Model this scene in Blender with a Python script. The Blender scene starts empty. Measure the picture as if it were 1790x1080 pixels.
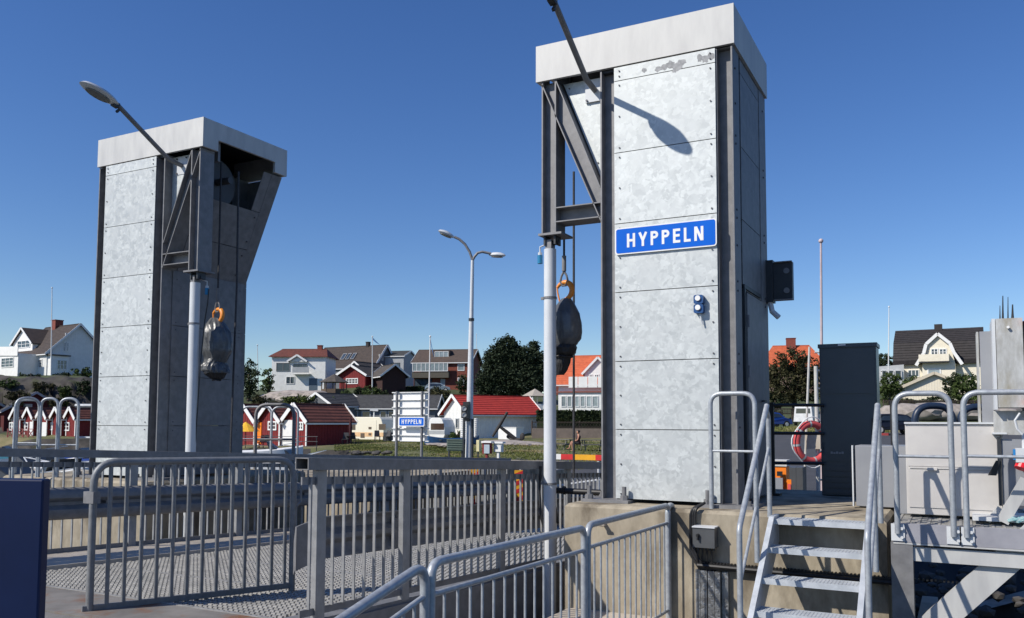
import bpy, bmesh, math, random
from mathutils import Vector, Matrix
random.seed(7)
R = math.radians
scene = bpy.context.scene
COL = scene.collection

# ------------------------------------------------------------------ camera
F_PX, CX, CY = 1490.84, 895.0, 638.5          # solved from the towers' corners (photo pixels)
PITCH, ROLL, YAW = 0.0664, 0.0037, -0.4828
CAM = Vector((3.9574, -8.0802, 0.7931))       # eye; z = 0 is the top of the tower plinths
FW = Vector((math.sin(YAW)*math.cos(PITCH), math.cos(YAW)*math.cos(PITCH), math.sin(PITCH)))
R0 = Vector((math.cos(YAW), -math.sin(YAW), 0.0)); U0 = R0.cross(FW)
RT = R0*math.cos(ROLL) + U0*math.sin(ROLL)
UP = -R0*math.sin(ROLL) + U0*math.cos(ROLL)
cd = bpy.data.cameras.new('camera'); cam = bpy.data.objects.new('camera', cd); COL.objects.link(cam)
M = Matrix((RT, UP, -FW)).transposed().to_4x4(); M.translation = CAM
cam.matrix_world = M
cd.sensor_width = 36.0; cd.lens = F_PX/1790.0*36.0; cd.shift_y = (CY-540.0)/1790.0
cd.clip_start = 0.05; cd.clip_end = 20000
scene.camera = cam

# ------------------------------------------------------------------ light
SUN = Vector((-0.4473, -0.6184, 0.6462)).normalized()
sd = bpy.data.lights.new('sun', 'SUN'); sd.energy = 4.95; sd.angle = R(0.53); sd.color = (1.0, 0.94, 0.85)
so = bpy.data.objects.new('sun', sd); COL.objects.link(so)
so.rotation_euler = SUN.to_track_quat('Z', 'Y').to_euler()
w = bpy.data.worlds.new('World'); scene.world = w; w.use_nodes = True
nt = w.node_tree; bg = nt.nodes['Background']; sky = nt.nodes.new('ShaderNodeTexSky')
sky.sky_type = 'NISHITA'; sky.sun_disc = False
sky.sun_elevation = math.asin(SUN.z); sky.sun_rotation = math.atan2(SUN.x, SUN.y)
sky.air_density = 1.0; sky.dust_density = 0.15; sky.ozone_density = 4.5; sky.altitude = 0
hs0 = nt.nodes.new('ShaderNodeHueSaturation'); hs0.inputs['Saturation'].default_value = 1.2; hs0.inputs['Hue'].default_value = 0.512
nt.links.new(sky.outputs[0], hs0.inputs['Color']); nt.links.new(hs0.outputs[0], bg.inputs[0]); bg.inputs[1].default_value = .119
vs = scene.view_settings; vs.view_transform = 'Standard'; vs.look = 'None'; vs.exposure = 0.0; vs.gamma = 1.0
vs.use_curve_mapping = False
scene.cycles.max_bounces = 6

# ------------------------------------------------------------------ where a line of sight of the survey photo meets a plane
def ray(x, y): return FW + RT*((x-CX)/F_PX) - UP*((y-CY)/F_PX)
def hit(x, y, p, n):
    r = ray(x, y); return CAM + r*((Vector(p)-CAM).dot(n)/r.dot(n))
def hx(x, y, X): return hit(x, y, (X, 0, 0), Vector((1, 0, 0)))
def hy(x, y, Y): return hit(x, y, (0, Y, 0), Vector((0, 1, 0)))
def hz(x, y, Z): return hit(x, y, (0, 0, Z), Vector((0, 0, 1)))
def at(x, y, d): return CAM + ray(x, y)*d
def V(*a): return Vector(a)
ZV = Vector((0, 0, 1)); FH = Vector((FW.x, FW.y, 0)).normalized(); RH = Vector((R0.x, R0.y, 0))

# ------------------------------------------------------------------ materials
MATS = {}
def mat(name, c1, c2=None, scale=8.0, rough=0.6, metal=0.0, bump=0.0, kind='noise', detail=4.0, rand=0.08, stretch=(1, 1, 1), spec=0.5, lo=0.35, hi=0.65, c3=None, s3=1.0, t3=0.55):
    if name in MATS: return MATS[name]
    m = bpy.data.materials.new(name); m.use_nodes = True; n = m.node_tree.nodes; l = m.node_tree.links
    b = n['Principled BSDF']; b.inputs['Roughness'].default_value = rough; b.inputs['Metallic'].default_value = metal
    b.inputs['Specular IOR Level'].default_value = spec
    if c2 is None: c2 = tuple(v*0.82 for v in c1)
    tc = n.new('ShaderNodeTexCoord'); mp = n.new('ShaderNodeMapping'); mp.inputs['Scale'].default_value = stretch
    l.new(tc.outputs['Object'], mp.inputs[0])
    if kind == 'voronoi':
        nz = n.new('ShaderNodeTexNoise'); nz.inputs['Scale'].default_value = scale*0.55; nz.inputs['Detail'].default_value = 3
        l.new(mp.outputs[0], nz.inputs['Vector'])
        mx = n.new('ShaderNodeVectorMath'); mx.operation = 'MULTIPLY_ADD'; mx.inputs[1].default_value = (.16, .16, .16)
        l.new(nz.outputs['Color'], mx.inputs[0]); l.new(mp.outputs[0], mx.inputs[2])
        t = n.new('ShaderNodeTexVoronoi'); t.feature = 'SMOOTH_F1'; t.inputs['Smoothness'].default_value = .35; t.inputs['Scale'].default_value = scale; l.new(mx.outputs[0], t.inputs['Vector'])
        sp = n.new('ShaderNodeSeparateColor'); l.new(t.outputs['Color'], sp.inputs[0])
        m2 = n.new('ShaderNodeMath'); m2.operation = 'MULTIPLY_ADD'; m2.inputs[1].default_value = .5
        l.new(sp.outputs[0], m2.inputs[0])
        n2 = n.new('ShaderNodeTexNoise'); n2.inputs['Scale'].default_value = scale*.35; n2.inputs['Detail'].default_value = 6
        l.new(mp.outputs[0], n2.inputs['Vector'])
        m3 = n.new('ShaderNodeMath'); m3.operation = 'MULTIPLY'; m3.inputs[1].default_value = .5; l.new(n2.outputs['Fac'], m3.inputs[0])
        l.new(m3.outputs[0], m2.inputs[2]); fac = m2.outputs[0]
    else:
        t = n.new('ShaderNodeTexNoise'); t.inputs['Scale'].default_value = scale; t.inputs['Detail'].default_value = detail
        t.inputs['Roughness'].default_value = .62
        l.new(mp.outputs[0], t.inputs['Vector']); fac = t.outputs['Fac']
    rp = n.new('ShaderNodeValToRGB'); rp.color_ramp.elements[0].position = lo; rp.color_ramp.elements[1].position = hi
    rp.color_ramp.elements[0].color = (*c2, 1); rp.color_ramp.elements[1].color = (*c1, 1)
    l.new(fac, rp.inputs[0]); col = rp.outputs[0]
    if c3 is not None:      # blotches of dirt, lichen or rust
        n3 = n.new('ShaderNodeTexNoise'); n3.inputs['Scale'].default_value = s3; n3.inputs['Detail'].default_value = 7
        n3.inputs['Roughness'].default_value = .65; l.new(mp.outputs[0], n3.inputs['Vector'])
        r3 = n.new('ShaderNodeValToRGB'); r3.color_ramp.elements[0].position = t3; r3.color_ramp.elements[1].position = t3+.14
        l.new(n3.outputs['Fac'], r3.inputs[0]); mm = n.new('ShaderNodeMix'); mm.data_type = 'RGBA'
        l.new(r3.outputs[0], mm.inputs[0]); l.new(col, mm.inputs[6]); mm.inputs[7].default_value = (*c3, 1); col = mm.outputs[2]
    if rand:
        oi = n.new('ShaderNodeObjectInfo'); mr = n.new('ShaderNodeMapRange'); mr.inputs[3].default_value = 1-rand; mr.inputs[4].default_value = 1+rand
        l.new(oi.outputs['Random'], mr.inputs[0]); hs = n.new('ShaderNodeHueSaturation')
        l.new(mr.outputs[0], hs.inputs['Value']); l.new(col, hs.inputs['Color']); col = hs.outputs[0]
    l.new(col, b.inputs['Base Color'])
    if bump:
        bn = n.new('ShaderNodeBump'); bn.inputs['Strength'].default_value = bump; bn.inputs['Distance'].default_value = .02
        l.new(fac, bn.inputs['Height']); l.new(bn.outputs[0], b.inputs['Normal'])
    if metal or kind == 'voronoi':
        rr = n.new('ShaderNodeMapRange'); rr.inputs[3].default_value = rough-.1; rr.inputs[4].default_value = min(1, rough+.12)
        l.new(fac, rr.inputs[0]); l.new(rr.outputs[0], b.inputs['Roughness'])
    MATS[name] = m; return m
def glass(name, c=(.03, .04, .05), rough=.06):
    return mat(name, c, tuple(v*.7 for v in c), 2.0, rough, 0, 0, rand=.3, spec=.9)

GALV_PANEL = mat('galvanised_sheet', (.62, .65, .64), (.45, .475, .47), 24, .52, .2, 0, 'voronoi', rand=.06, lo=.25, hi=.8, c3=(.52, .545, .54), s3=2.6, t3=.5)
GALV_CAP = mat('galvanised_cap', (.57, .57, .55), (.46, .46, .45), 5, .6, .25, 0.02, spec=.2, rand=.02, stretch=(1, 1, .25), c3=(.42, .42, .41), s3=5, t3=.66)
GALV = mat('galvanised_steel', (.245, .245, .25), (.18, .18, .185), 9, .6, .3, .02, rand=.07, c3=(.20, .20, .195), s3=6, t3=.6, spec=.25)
TUBE = mat('galvanised_tube', (.42, .45, .47), (.31, .33, .36), 24, .42, .3, .03, rand=.05, c3=(.40, .42, .44), s3=14, t3=.6)
TUBE2 = mat('weathered_galvanised_tube', (.22, .23, .235), (.165, .17, .175), 20, .5, .2, .03, rand=.05)
BOLT = mat('bolt_steel', (.10, .10, .11), None, 20, .5, .5)
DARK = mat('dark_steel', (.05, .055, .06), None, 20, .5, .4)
BLACKR = mat('black_rubber', (.012, .012, .013), None, 12, .5, 0)
POLE = mat('light_grey_paint', (.62, .64, .65), (.56, .58, .60), 4, .45, 0, rand=.02, c3=(.48, .49, .48), s3=5, t3=.68)
ROPE = mat('wire_rope', (.07, .07, .075), (.035, .035, .04), 60, .6, .3, .3)
ORANGE = mat('orange_paint', (.85, .30, .03), (.70, .22, .02), 30, .45)
TARP = mat('grey_tarpaulin', (.115, .12, .125), (.06, .064, .07), 7, .38, 0, .45, rand=0)
TARPB = mat('black_tarpaulin', (.02, .02, .022), (.012, .012, .013), 9, .55, 0, .3)
CONC = mat('concrete', (.41, .36, .275), (.25, .215, .16), 5, .92, 0, .45, rand=.02, detail=12, c3=(.16, .135, .10), s3=1.7, t3=.5, stretch=(1, 1, .45), spec=.2)
CONC2 = mat('pale_concrete', (.52, .46, .38), (.42, .37, .30), 5, .9, 0, .15, rand=.03, detail=8, c3=(.28, .25, .2), s3=2, t3=.6)
BLUE = mat('blue_sign', (.0, .12, .60), (.0, .11, .56), 4, .6, 0, rand=0, spec=.15)
BLUED = mat('blue_plastic', (.01, .07, .22), None, 14, .4)
WHITE = mat('white_paint', (.80, .80, .78), (.74, .74, .72), 5, .5, 0, rand=.03)
WHITEW = mat('white_boards', (.78, .78, .74), (.66, .66, .62), 3, .6, 0, rand=.03, stretch=(1, 1, .3))
SHIPBLUE = mat('ship_blue_paint', (.004, .014, .062), (.003, .011, .05), 3, .5, 0, .02, spec=.25)
RUST = mat('rusty_plate', (.24, .225, .205), (.16, .15, .135), 3, .7, .1, .1, c3=(.20, .09, .04), s3=2.2, t3=.5)
GRATE = mat('grating_steel', (.40, .39, .365), (.27, .265, .25), 7, .5, .2, 0, rand=.0)

# ------------------------------------------------------------------ mesh builder
class MB:
    def __init__(s): s.v = []; s.f = []; s.m = []; s.mi = 0
    def mat(s, i): s.mi = i; return s
    def add(s, vs, fs):
        o = len(s.v); s.v += [Vector(p) for p in vs]; s.f += [tuple(i+o for i in f) for f in fs]; s.m += [s.mi]*len(fs); return s
    def hexa(s, p):     # 8 points: bottom 4 then top 4, same winding
        return s.add(p, [(3, 2, 1, 0), (4, 5, 6, 7), (0, 1, 5, 4), (1, 2, 6, 5), (2, 3, 7, 6), (3, 0, 4, 7)])
    def box(s, a, b, fr=None):
        x0, y0, z0 = a; x1, y1, z1 = b
        p = [V(x0, y0, z0), V(x1, y0, z0), V(x1, y1, z0), V(x0, y1, z0), V(x0, y0, z1), V(x1, y0, z1), V(x1, y1, z1), V(x0, y1, z1)]
        if fr: p = [fr(*q) for q in p]
        return s.hexa(p)
    def bar(s, a, b, w, h, up=ZV):   # box beam from a to b, w across, h along up
        a = Vector(a); b = Vector(b); d = (b-a).normalized(); sx = d.cross(up)
        if sx.length < 1e-4: sx = d.cross(V(1, 0, 0))
        sx.normalize(); uz = sx.cross(d).normalized(); sx = sx*(w/2); uz = uz*(h/2)
        return s.hexa([a-sx-uz, a+sx-uz, a+sx+uz, a-sx+uz, b-sx-uz, b+sx-uz, b+sx+uz, b-sx+uz])
    def prism(s, pts, ext):          # planar polygon extruded by a vector
        n = len(pts); pts = [Vector(p) for p in pts]; ext = Vector(ext)
        return s.add(pts+[p+ext for p in pts], [tuple(range(n))[::-1], tuple(range(n, 2*n))]+[(i, (i+1) % n, (i+1) % n+n, i+n) for i in range(n)])
    def tube(s, pts, r, n=10, caps=True, rr=None):
        pts = [Vector(p) for p in pts]; k = len(pts); rings = []; prev = None
        for i, p in enumerate(pts):
            d = (pts[min(i+1, k-1)]-pts[max(i-1, 0)]).normalized()
            if prev is None:
                a = d.cross(ZV)
                if a.length < 1e-3: a = d.cross(V(1, 0, 0))
                a.normalize()
            else:
                a = prev - d*prev.dot(d); a.normalize()
            prev = a; b = d.cross(a); q = r if rr is None else rr[i]
            rings.append([p+(a*math.cos(t)+b*math.sin(t))*q for t in [2*math.pi*j/n for j in range(n)]])
        vs = [q for g in rings for q in g]; fs = []
        for i in range(k-1):
            for j in range(n): fs.append((i*n+j, i*n+(j+1) % n, (i+1)*n+(j+1) % n, (i+1)*n+j))
        if caps: fs += [tuple(range(n))[::-1], tuple(range((k-1)*n, k*n))]
        return s.add(vs, fs)
    def cyl(s, a, b, r, n=12): return s.tube([a, b], r, n)
    def ico(s, c, r, sq=(1, 1, 1), sub=1, jit=0.0):
        bm = bmesh.new(); bmesh.ops.create_icosphere(bm, subdivisions=sub, radius=1)
        vs = []
        for v in bm.verts:
            k = 1+random.uniform(-jit, jit); vs.append(Vector(c)+Vector((v.co.x*sq[0], v.co.y*sq[1], v.co.z*sq[2]))*r*k)
        fs = [tuple(v.index for v in f.verts) for f in bm.faces]; bm.free(); return s.add(vs, fs)
    def build(s, name, mats, parent=None, smooth=False, kind=None, recalc=True):
        off = parent.matrix_world.translation if parent is not None else V(0, 0, 0)
        if parent is not None: off = ROOTLOC.get(parent.name, V(0, 0, 0))
        me = bpy.data.meshes.new(name); me.from_pydata([tuple(p-off) for p in s.v], [], s.f)
        if not isinstance(mats, (list, tuple)): mats = [mats]
        for m in mats: me.materials.append(m)
        if len(mats) > 1: me.polygons.foreach_set('material_index', s.m)
        if recalc and len(s.f) < 60000:
            bm = bmesh.new(); bm.from_mesh(me); bmesh.ops.recalc_face_normals(bm, faces=bm.faces); bm.to_mesh(me); bm.free()
        if smooth:
            me.polygons.foreach_set('use_smooth', [True]*len(me.polygons)); me.set_sharp_from_angle(angle=R(40))
        me.update()
        o = bpy.data.objects.new(name, me); COL.objects.link(o)
        if parent is not None: o.parent = parent; ROOTLOC[o.name] = off
        if kind: o['kind'] = kind
        return o
ROOTLOC = {}
def thing(name, label, cat, loc=(0, 0, 0), group=None):
    o = bpy.data.objects.new(name, None); COL.objects.link(o); o.location = loc; o.empty_display_size = .1
    o['label'] = label; o['category'] = cat
    if group: o['group'] = group
    ROOTLOC[o.name] = Vector(loc); return o
def tag(o, label, cat, group=None):
    o['label'] = label; o['category'] = cat
    if group: o['group'] = group
    return o
def struct(o): o['kind'] = 'structure'; return o
def inst(name, src, parent, M4):       # shares the mesh of src
    o = src.copy(); o.name = name; COL.objects.link(o); o.parent = parent
    o.matrix_local = M4; return o
def fillet(pts, r, n=6):               # rounds the inner corners of a polyline
    pts = [Vector(p) for p in pts]; out = [pts[0]]
    for i in range(1, len(pts)-1):
        a, b, c = pts[i-1], pts[i], pts[i+1]; u = (a-b).normalized(); v = (c-b).normalized()
        ang = u.angle(v); t = min(r/math.tan(ang/2), (a-b).length*.49, (c-b).length*.49)
        p, q = b+u*t, b+v*t
        for k in range(n+1):
            s_ = k/n; out.append(p*(1-s_)**2 + b*2*s_*(1-s_) + q*s_*s_)
    out.append(pts[-1]); return out
def slots(n, name, make, parent, places):   # alike pieces: one mesh, many part objects
    first = None
    for Mx in places:
        if first is None:
            first = make; first.matrix_local = Mx
        else: inst(name, first, parent, Mx)
def T(v): return Matrix.Translation(Vector(v))
def frameM(o, ex, ey, ez):
    m = Matrix((ex, ey, ez)).transposed().to_4x4(); m.translation = o; return m
def repeat(parent, o, Ms):             # o: local mesh; Ms: world matrices
    off = ROOTLOC.get(parent.name, V(0, 0, 0)); o.parent = parent; nm = o.name.split('.')[0]
    for i, m in enumerate(Ms):
        ml = T(-off) @ m
        if i == 0: o.matrix_local = ml
        else: inst(nm, o, parent, ml)

# ================================================================== THE GROUND
# columns of the survey: photo x -> [(distance, height)...]; linear in between
LAND = [
 (-900, [(86, -3.5), (86.5, -1.0), (100, -.9), (105, 5.0), (118, 6.8), (200, 7.5), (420, 6), (900, 2)]),
 (-100, [(86, -3.5), (86.5, -1.0), (100, -.9), (104.5, 5.6), (107, 6.6), (150, 7.2), (300, 7), (900, 2)]),
 (60,  [(84, -3.5), (84.5, -1.0), (99, -.8), (101, 2.4), (102.5, 4.8), (105, 6.3), (112, 6.5), (200, 7.2), (900, 2)]),
 (150, [(84, -3.5), (84.5, -1.0), (99, -.8), (101, 3.0), (103, 5.2), (105, 6.1), (112, 6.4), (200, 7), (900, 2)]),
 (300, [(82, -3.5), (82.5, -1.1), (100, -.8), (108, 3.4), (125, 5.6), (180, 6.6), (900, 2)]),
 (430, [(64, -3.5), (64.4, -1.3), (84, -1.2), (95, .8), (108, 3.0), (118, 4.4), (130, 5.4), (170, 6.4), (900, 2)]),
 (560, [(60, -3.5), (60.4, -1.3), (86, -1.15), (100, -.6), (110, 2.6), (117, 3.9), (128, 5.2), (160, 6.5), (900, 2)]),
 (625, [(43, -3.2), (44, -1.5), (50, -1.25), (88, -1.0), (102, -.6), (112, 2.4), (118, 4.2), (127, 5.9), (160, 6.8), (900, 2)]),
 (690, [(24, -3.0), (26, -1.5), (34, -1.15), (88, -1.0), (104, -.5), (116, 3.0), (128, 5.2), (140, 6.4), (900, 2)]),
 (760, [(15.5, -2.8), (17, -1.35), (24, -1.12), (88, -.95), (102, -.3), (114, 2.6), (128, 5.0), (140, 6.6), (900, 2)]),
 (860, [(15, -2.6), (16, -1.15), (30, -1.1), (92, -.9), (104, .4), (125, 3.9), (150, 6.0), (900, 2)]),
 (960, [(14, -2.4), (14.5, -1.1), (60, -1.15), (82, -.9), (90, -.7), (104, 1.2), (125, 3.8), (150, 5.5), (900, 2)]),
 (1050, [(12, -2.4), (12.5, -1.1), (60, -1.15), (82, -.9), (90, -.6), (104, 1.2), (125, 3.8), (150, 5.5), (900, 2)]),
 (1200, [(11, -2.3), (11.5, -1.0), (20, -.95), (45, -.5), (75, .0), (100, 2.2), (130, 5.8), (900, 2)]),
 (1380, [(11, -2.3), (11.5, -.95), (20, -.86), (35, -.45), (58, .02), (66, .15), (74, .36), (88, .5), (94, 1.3), (110, 3.2), (130, 6), (900, 2)]),
 (1560, [(11, -2.3), (11.5, -.95), (20, -.86), (35, -.45), (58, .05), (70, .3), (84, .7), (88, 1.2), (91, 2.3), (104, 3.2), (120, 6.4), (300, 7), (900, 2)]),
 (1800, [(11, -2.3), (11.5, -.95), (20, -.86), (35, -.45), (58, .05), (70, .3), (84, .8), (88, 1.4), (91, 2.4), (104, 3.4), (120, 6.6), (300, 7), (900, 2)]),
 (2600, [(11, -2.3), (11.5, -.95), (35, -.45), (58, .05), (84, .8), (91, 2.4), (120, 6.4), (300, 7), (900, 2)])]
def prof(c, d):
    if d <= c[0][0]: return c[0][1]
    for (a, za), (b, zb) in zip(c, c[1:]):
        if d <= b: return za+(zb-za)*(d-a)/(b-a)
    return c[-1][1]
def land_z(x, d):
    if x <= LAND[0][0]: return prof(LAND[0][1], d)
    for (xa, ca), (xb, cb) in zip(LAND, LAND[1:]):
        if x <= xb:
            t = (x-xa)/(xb-xa); return prof(ca, d)*(1-t)+prof(cb, d)*t
    return prof(LAND[-1][1], d)
def flat(x, d):                        # photo column and distance -> world x, y
    p = CAM + ray(x, 737.6)*d; return p
def on(x, d, dz=0.0):                  # a point on the land
    p = flat(x, d); return V(p.x, p.y, land_z(x, d)+dz)
def pxof(P):
    q = Vector(P)-CAM; d = q.dot(FW); return CX+F_PX*q.dot(RT)/d, d
def ground_at(X, Y):
    x, d = pxof((X, Y, 0)); return land_z(x, d)

ds = [9, 10.5]+[11+.5*i for i in range(18)]+[20+i for i in range(40)]+[60+1.0*i for i in range(30)]+[90+.8*i for i in range(50)]+[130+4*i for i in range(12)]+[180, 200, 240, 300, 400, 600, 900]
xs = list(range(-900, -100, 14))+list(range(-100, 440, 6))+list(range(446, 2601, 14)); verts = []; faces = []
for x in xs:
    for d in ds:
        p = flat(x, d); z = land_z(x, d)
        n1 = math.sin(x*.031+d*.21)*math.sin(x*.017-d*.13+2)
        if x < 1100 and d < 86: z += .05*n1
        elif d > 92: z += .22*n1+.14*math.sin(x*.13+d*.9)
        if x < 430 and 98 < d < 103.5: z += .55*math.sin(x*.21+d*2.1)*math.sin(x*.087-d*.7)+.35*math.sin(x*.53-d*3.1)+random.uniform(-.5, .35)
        verts.append((p.x, p.y, z))
nd = len(ds)
for i in range(len(xs)-1):
    for j in range(nd-1): faces.append((i*nd+j, (i+1)*nd+j, (i+1)*nd+j+1, i*nd+j+1))
me = bpy.data.meshes.new('ground'); me.from_pydata(verts, [], faces)
GRASS = mat('grass_ground', (.13, .13, .042), (.08, .09, .026), 0.35, .95, 0, .1, rand=0, detail=9, c3=(.22, .18, .09), s3=.2, t3=.47)
ROCKM = mat('cliff_rock', (.075, .066, .058), (.018, .017, .015), .7, .95, 0, .9, rand=0, detail=10, c3=(.05, .055, .02), s3=.5, t3=.55)
ASPH = mat('asphalt', (.065, .065, .068), (.045, .045, .048), 2.0, .9, 0, .1, rand=0, detail=8, c3=(.085, .08, .075), s3=.3, t3=.58)
HILLM = mat('hillside_scrub', (.07, .085, .03), (.035, .05, .016), .5, .95, 0, .2, rand=0, detail=9, c3=(.26, .22, .19), s3=.14, t3=.6)
PALER = mat('pale_granite', (.40, .35, .31), (.27, .235, .21), 1.2, .9, 0, .6, rand=.05, detail=9, c3=(.16, .15, .11), s3=.9, t3=.58)
for m in (GRASS, ROCKM, ASPH, HILLM): me.materials.append(m)
mi = []
for i in range(len(xs)-1):
    for j in range(nd-1):
        x = xs[i]+7; d = (ds[j]+ds[j+1])/2
        if x < 430 and 97 < d < 106: k = 1
        elif x < 660 and 42 < d < 86.3 and min(land_z(x, ds[j]), land_z(x, ds[j+1])) < -1.6: k = 1
        elif d > 92: k = 3
        elif x > 1130: k = 2 if d < 62 else (0 if d < 80 else 3)
        elif x > 640+ (60-d)*-1 and d < 44 and x > 900-(d-12)*8: k = 2
        elif d < 17.5 and x > 700: k = 3
        else: k = 0
        mi.append(k)
me.polygons.foreach_set('material_index', mi); me.polygons.foreach_set('use_smooth', [True]*len(mi)); me.update()
g = bpy.data.objects.new('ground', me); COL.objects.link(g); g['kind'] = 'structure'

WATER = mat('harbour_water', (.012, .022, .028), (.01, .018, .022), .6, .08, 0, .35, rand=0, spec=.6)
b = MB(); b.add([(-4000, -4000, -2.1), (4000, -4000, -2.1), (4000, 6000, -2.1), (-4000, 6000, -2.1)], [(0, 1, 2, 3)])
struct(b.build('sea', WATER))
# rubble shore under the platform and the ramp
b = MB()
for k in range(3600):
    X = random.uniform(-6, 11); Y = random.uniform(-3.2, 7.5)
    if 0.4 < X < 3.5 and -0.45 < Y < 3: continue
    zz = -2.1+max(0, min(.75, (Y+3.4)*.11))
    if X > 3.5: zz = -1.75+max(0, (Y+2.2)*.12)
    if X < -1.0 and Y < 3: continue
    b.ico((X, Y, zz), random.uniform(.12, .3) if X < 3.5 else random.uniform(.05, .13), (1, random.uniform(.7, 1.2), random.uniform(.5, .8)), 1, .16)
RUB = mat('shore_stones', (.10, .092, .085), (.05, .046, .043), 1.5, .95, 0, .2, rand=0, detail=9)
o = b.build('shore_stones', RUB, recalc=False); o['kind'] = 'stuff'; tag(o, 'loose grey rubble stones on the shore under the platform and ramp', 'stones')
# concrete walkway along the plinth, where the passengers' railing stands
b = MB(); b.box((.55, -6.2, -1.3), (1.75, -.36, -1.0)); struct(b.build('walkway', CONC2))

# ================================================================== THE TWO LIFTING TOWERS
CAPZ0, CAPZ1, CW, CDP = 4.4564, 4.8526, 2.128, 1.607
UA, UB, UC, UD = .737, .9075, 1.938, 2.104
SEAMS = [.035, .724, 1.406, 2.106, 2.81, 3.545, 4.299, 4.445]
def hsec(b, u0, u1, v0, v1, z0, z1, fr, t=.016, q=.105):      # standing wide-flange beam, web half way back
    b.box((u0, v0, z0), (u0+t, v1, z1), fr); b.box((u1-t, v0, z0), (u1, v1, z1), fr)
    vm = v0+q; b.box((u0+t, vm-.006, z0), (u1-t, vm+.006, z1), fr)
def bolts(b, pts, n, fr, r=.011):
    for p in pts:
        c = fr(*p); b.cyl(c, c+n*.009, r, 6)
def tower(name, label, mirror, X0, Y0):
    fr = (lambda u, v, z: V(X0+CW-u, Y0+v, z)) if mirror else (lambda u, v, z: V(X0+u, Y0+v, z))
    sgn = -1 if mirror else 1; nF = V(0, -1, 0); nU0 = V(-sgn, 0, 0); nU1 = V(sgn, 0, 0)
    t = thing(name, label, 'tower', fr(1.42, .8, 0))
    # cap
    b = MB(); b.box((0, 0, CAPZ0), (CW, .04, CAPZ1), fr); b.build('front_fascia', GALV_CAP, t)
    b = MB(); b.box((0.002, CDP-.04, CAPZ0), (CW-.002, CDP, CAPZ1), fr); b.build('rear_fascia', GALV_CAP, t)
    b = MB(); b.box((CW-.04, .041, CAPZ0), (CW-.001, CDP-.041, CAPZ1), fr); b.build('side_fascia', GALV_CAP, t)
    b = MB()
    b.prism([fr(.001, y, z) for y, z in ((.041, CAPZ0), (.27, CAPZ0), (.27, 4.61), (1.36, 4.61), (1.36, CAPZ0), (CDP-.041, CAPZ0), (CDP-.041, CAPZ1-.001), (.041, CAPZ1-.001))], fr(.04, 0, 0)-fr(0, 0, 0))
    b.build('side_fascia', GALV_CAP, t)
    b = MB(); b.box((.042, .042, CAPZ1-.03), (CW-.042, CDP-.042, CAPZ1-.004), fr); b.build('roof_plate', GALV, t)
    b = MB(); b.box((UA, .06, CAPZ0-.012), (UD, CDP-.05, CAPZ0-.003), fr); b.build('soffit_plate', GALV, t)
    # main columns
    for (u0, u1) in ((UA, UB), (UC, UD)):
        b = MB(); hsec(b, u0, u1, .02, .29, .03, CAPZ0-.014, fr); b.build('column', GALV, t)
        b = MB(); hsec(b, u0, u1, 1.25, 1.57, .03, CAPZ0-.014, fr); b.build('column', GALV, t)
        b = MB(); b.box((u0-.16, -.12, 0), (u1+.16, .42, .03), fr); pl = b.build('base_plate', GALV, t)
        for uu in (u0-.10, u1+.10):
            for vv in (-.06, .30):
                b = MB(); c = fr(uu, vv, .03); b.cyl(c, c+V(0, 0, .13), .022, 10); b.cyl(c, c+V(0, 0, .045), .04, 6); b.build('anchor_bolt', GALV, pl)
    # front panels
    for z0, z1 in zip(SEAMS, SEAMS[1:]):
        b = MB(); b.box((UB-.012, .004, z0+.004), (UC+.002, .012, z1-.004), fr); b.build('front_panel', GALV_PANEL, t)
    b = MB(); P = []
    for z0, z1 in zip(SEAMS, SEAMS[1:]):
        if z1-z0 < .2: zz = [z0+.045, z1-.045]
        else: zz = [z0+.05, (z0+z1)/2, z1-.05]
        for z in zz:
            P += [(UB+.045, .004, z), (UC-.045, .004, z)]
    bolts(b, P, nF, fr, .0085)
    # outer side panels, with a door low down on the right tower
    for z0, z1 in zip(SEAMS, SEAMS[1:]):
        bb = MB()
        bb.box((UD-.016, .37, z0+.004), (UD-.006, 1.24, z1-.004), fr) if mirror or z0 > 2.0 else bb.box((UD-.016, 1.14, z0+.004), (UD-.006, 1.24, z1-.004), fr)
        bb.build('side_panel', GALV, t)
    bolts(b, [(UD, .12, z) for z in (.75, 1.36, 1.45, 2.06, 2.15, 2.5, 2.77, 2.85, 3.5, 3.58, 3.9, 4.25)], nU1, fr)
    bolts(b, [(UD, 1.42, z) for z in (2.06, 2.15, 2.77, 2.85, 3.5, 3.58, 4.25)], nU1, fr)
    if not mirror:
        d = MB(); d.box((UD-.01, .42, .05), (UD+.025, 1.13, 2.08), fr); dr = d.build('door', GALV, t)
        d = MB()
        for z in (.55, 1.3, 1.8):
            c = fr(UD+.03, .44, z); d.cyl(c-V(0, 0, .06), c+V(0, 0, .06), .014, 8)
        d.build('hinge', GALV, dr)
        d = MB(); c = fr(UD+.028, 1.03, 1.02); d.bar(c, c+V(.04, 0, 0), .02, .02); d.bar(c+V(.04, 0, 0), c+V(.04, -.11, 0), .02, .02); d.build('handle', DARK, dr)
        d = MB(); d.box((UD-.02, .37, 0.04), (UD+.012, .415, 2.12), fr); d.box((UD-.02, .37, 2.121), (UD+.012, 1.15, 2.16), fr); d.build('door_frame', DARK, t)
    # inner side panels (facing the ramp)
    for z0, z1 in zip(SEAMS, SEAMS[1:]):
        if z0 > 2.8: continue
        bb = MB(); bb.box((UA-.004, .20, z0+.004), (UA-.012, 1.50, 2.866) if z0 > 2 else (UA-.012, 1.50, z1-.004), fr); bb.build('side_panel', GALV, t)
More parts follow.
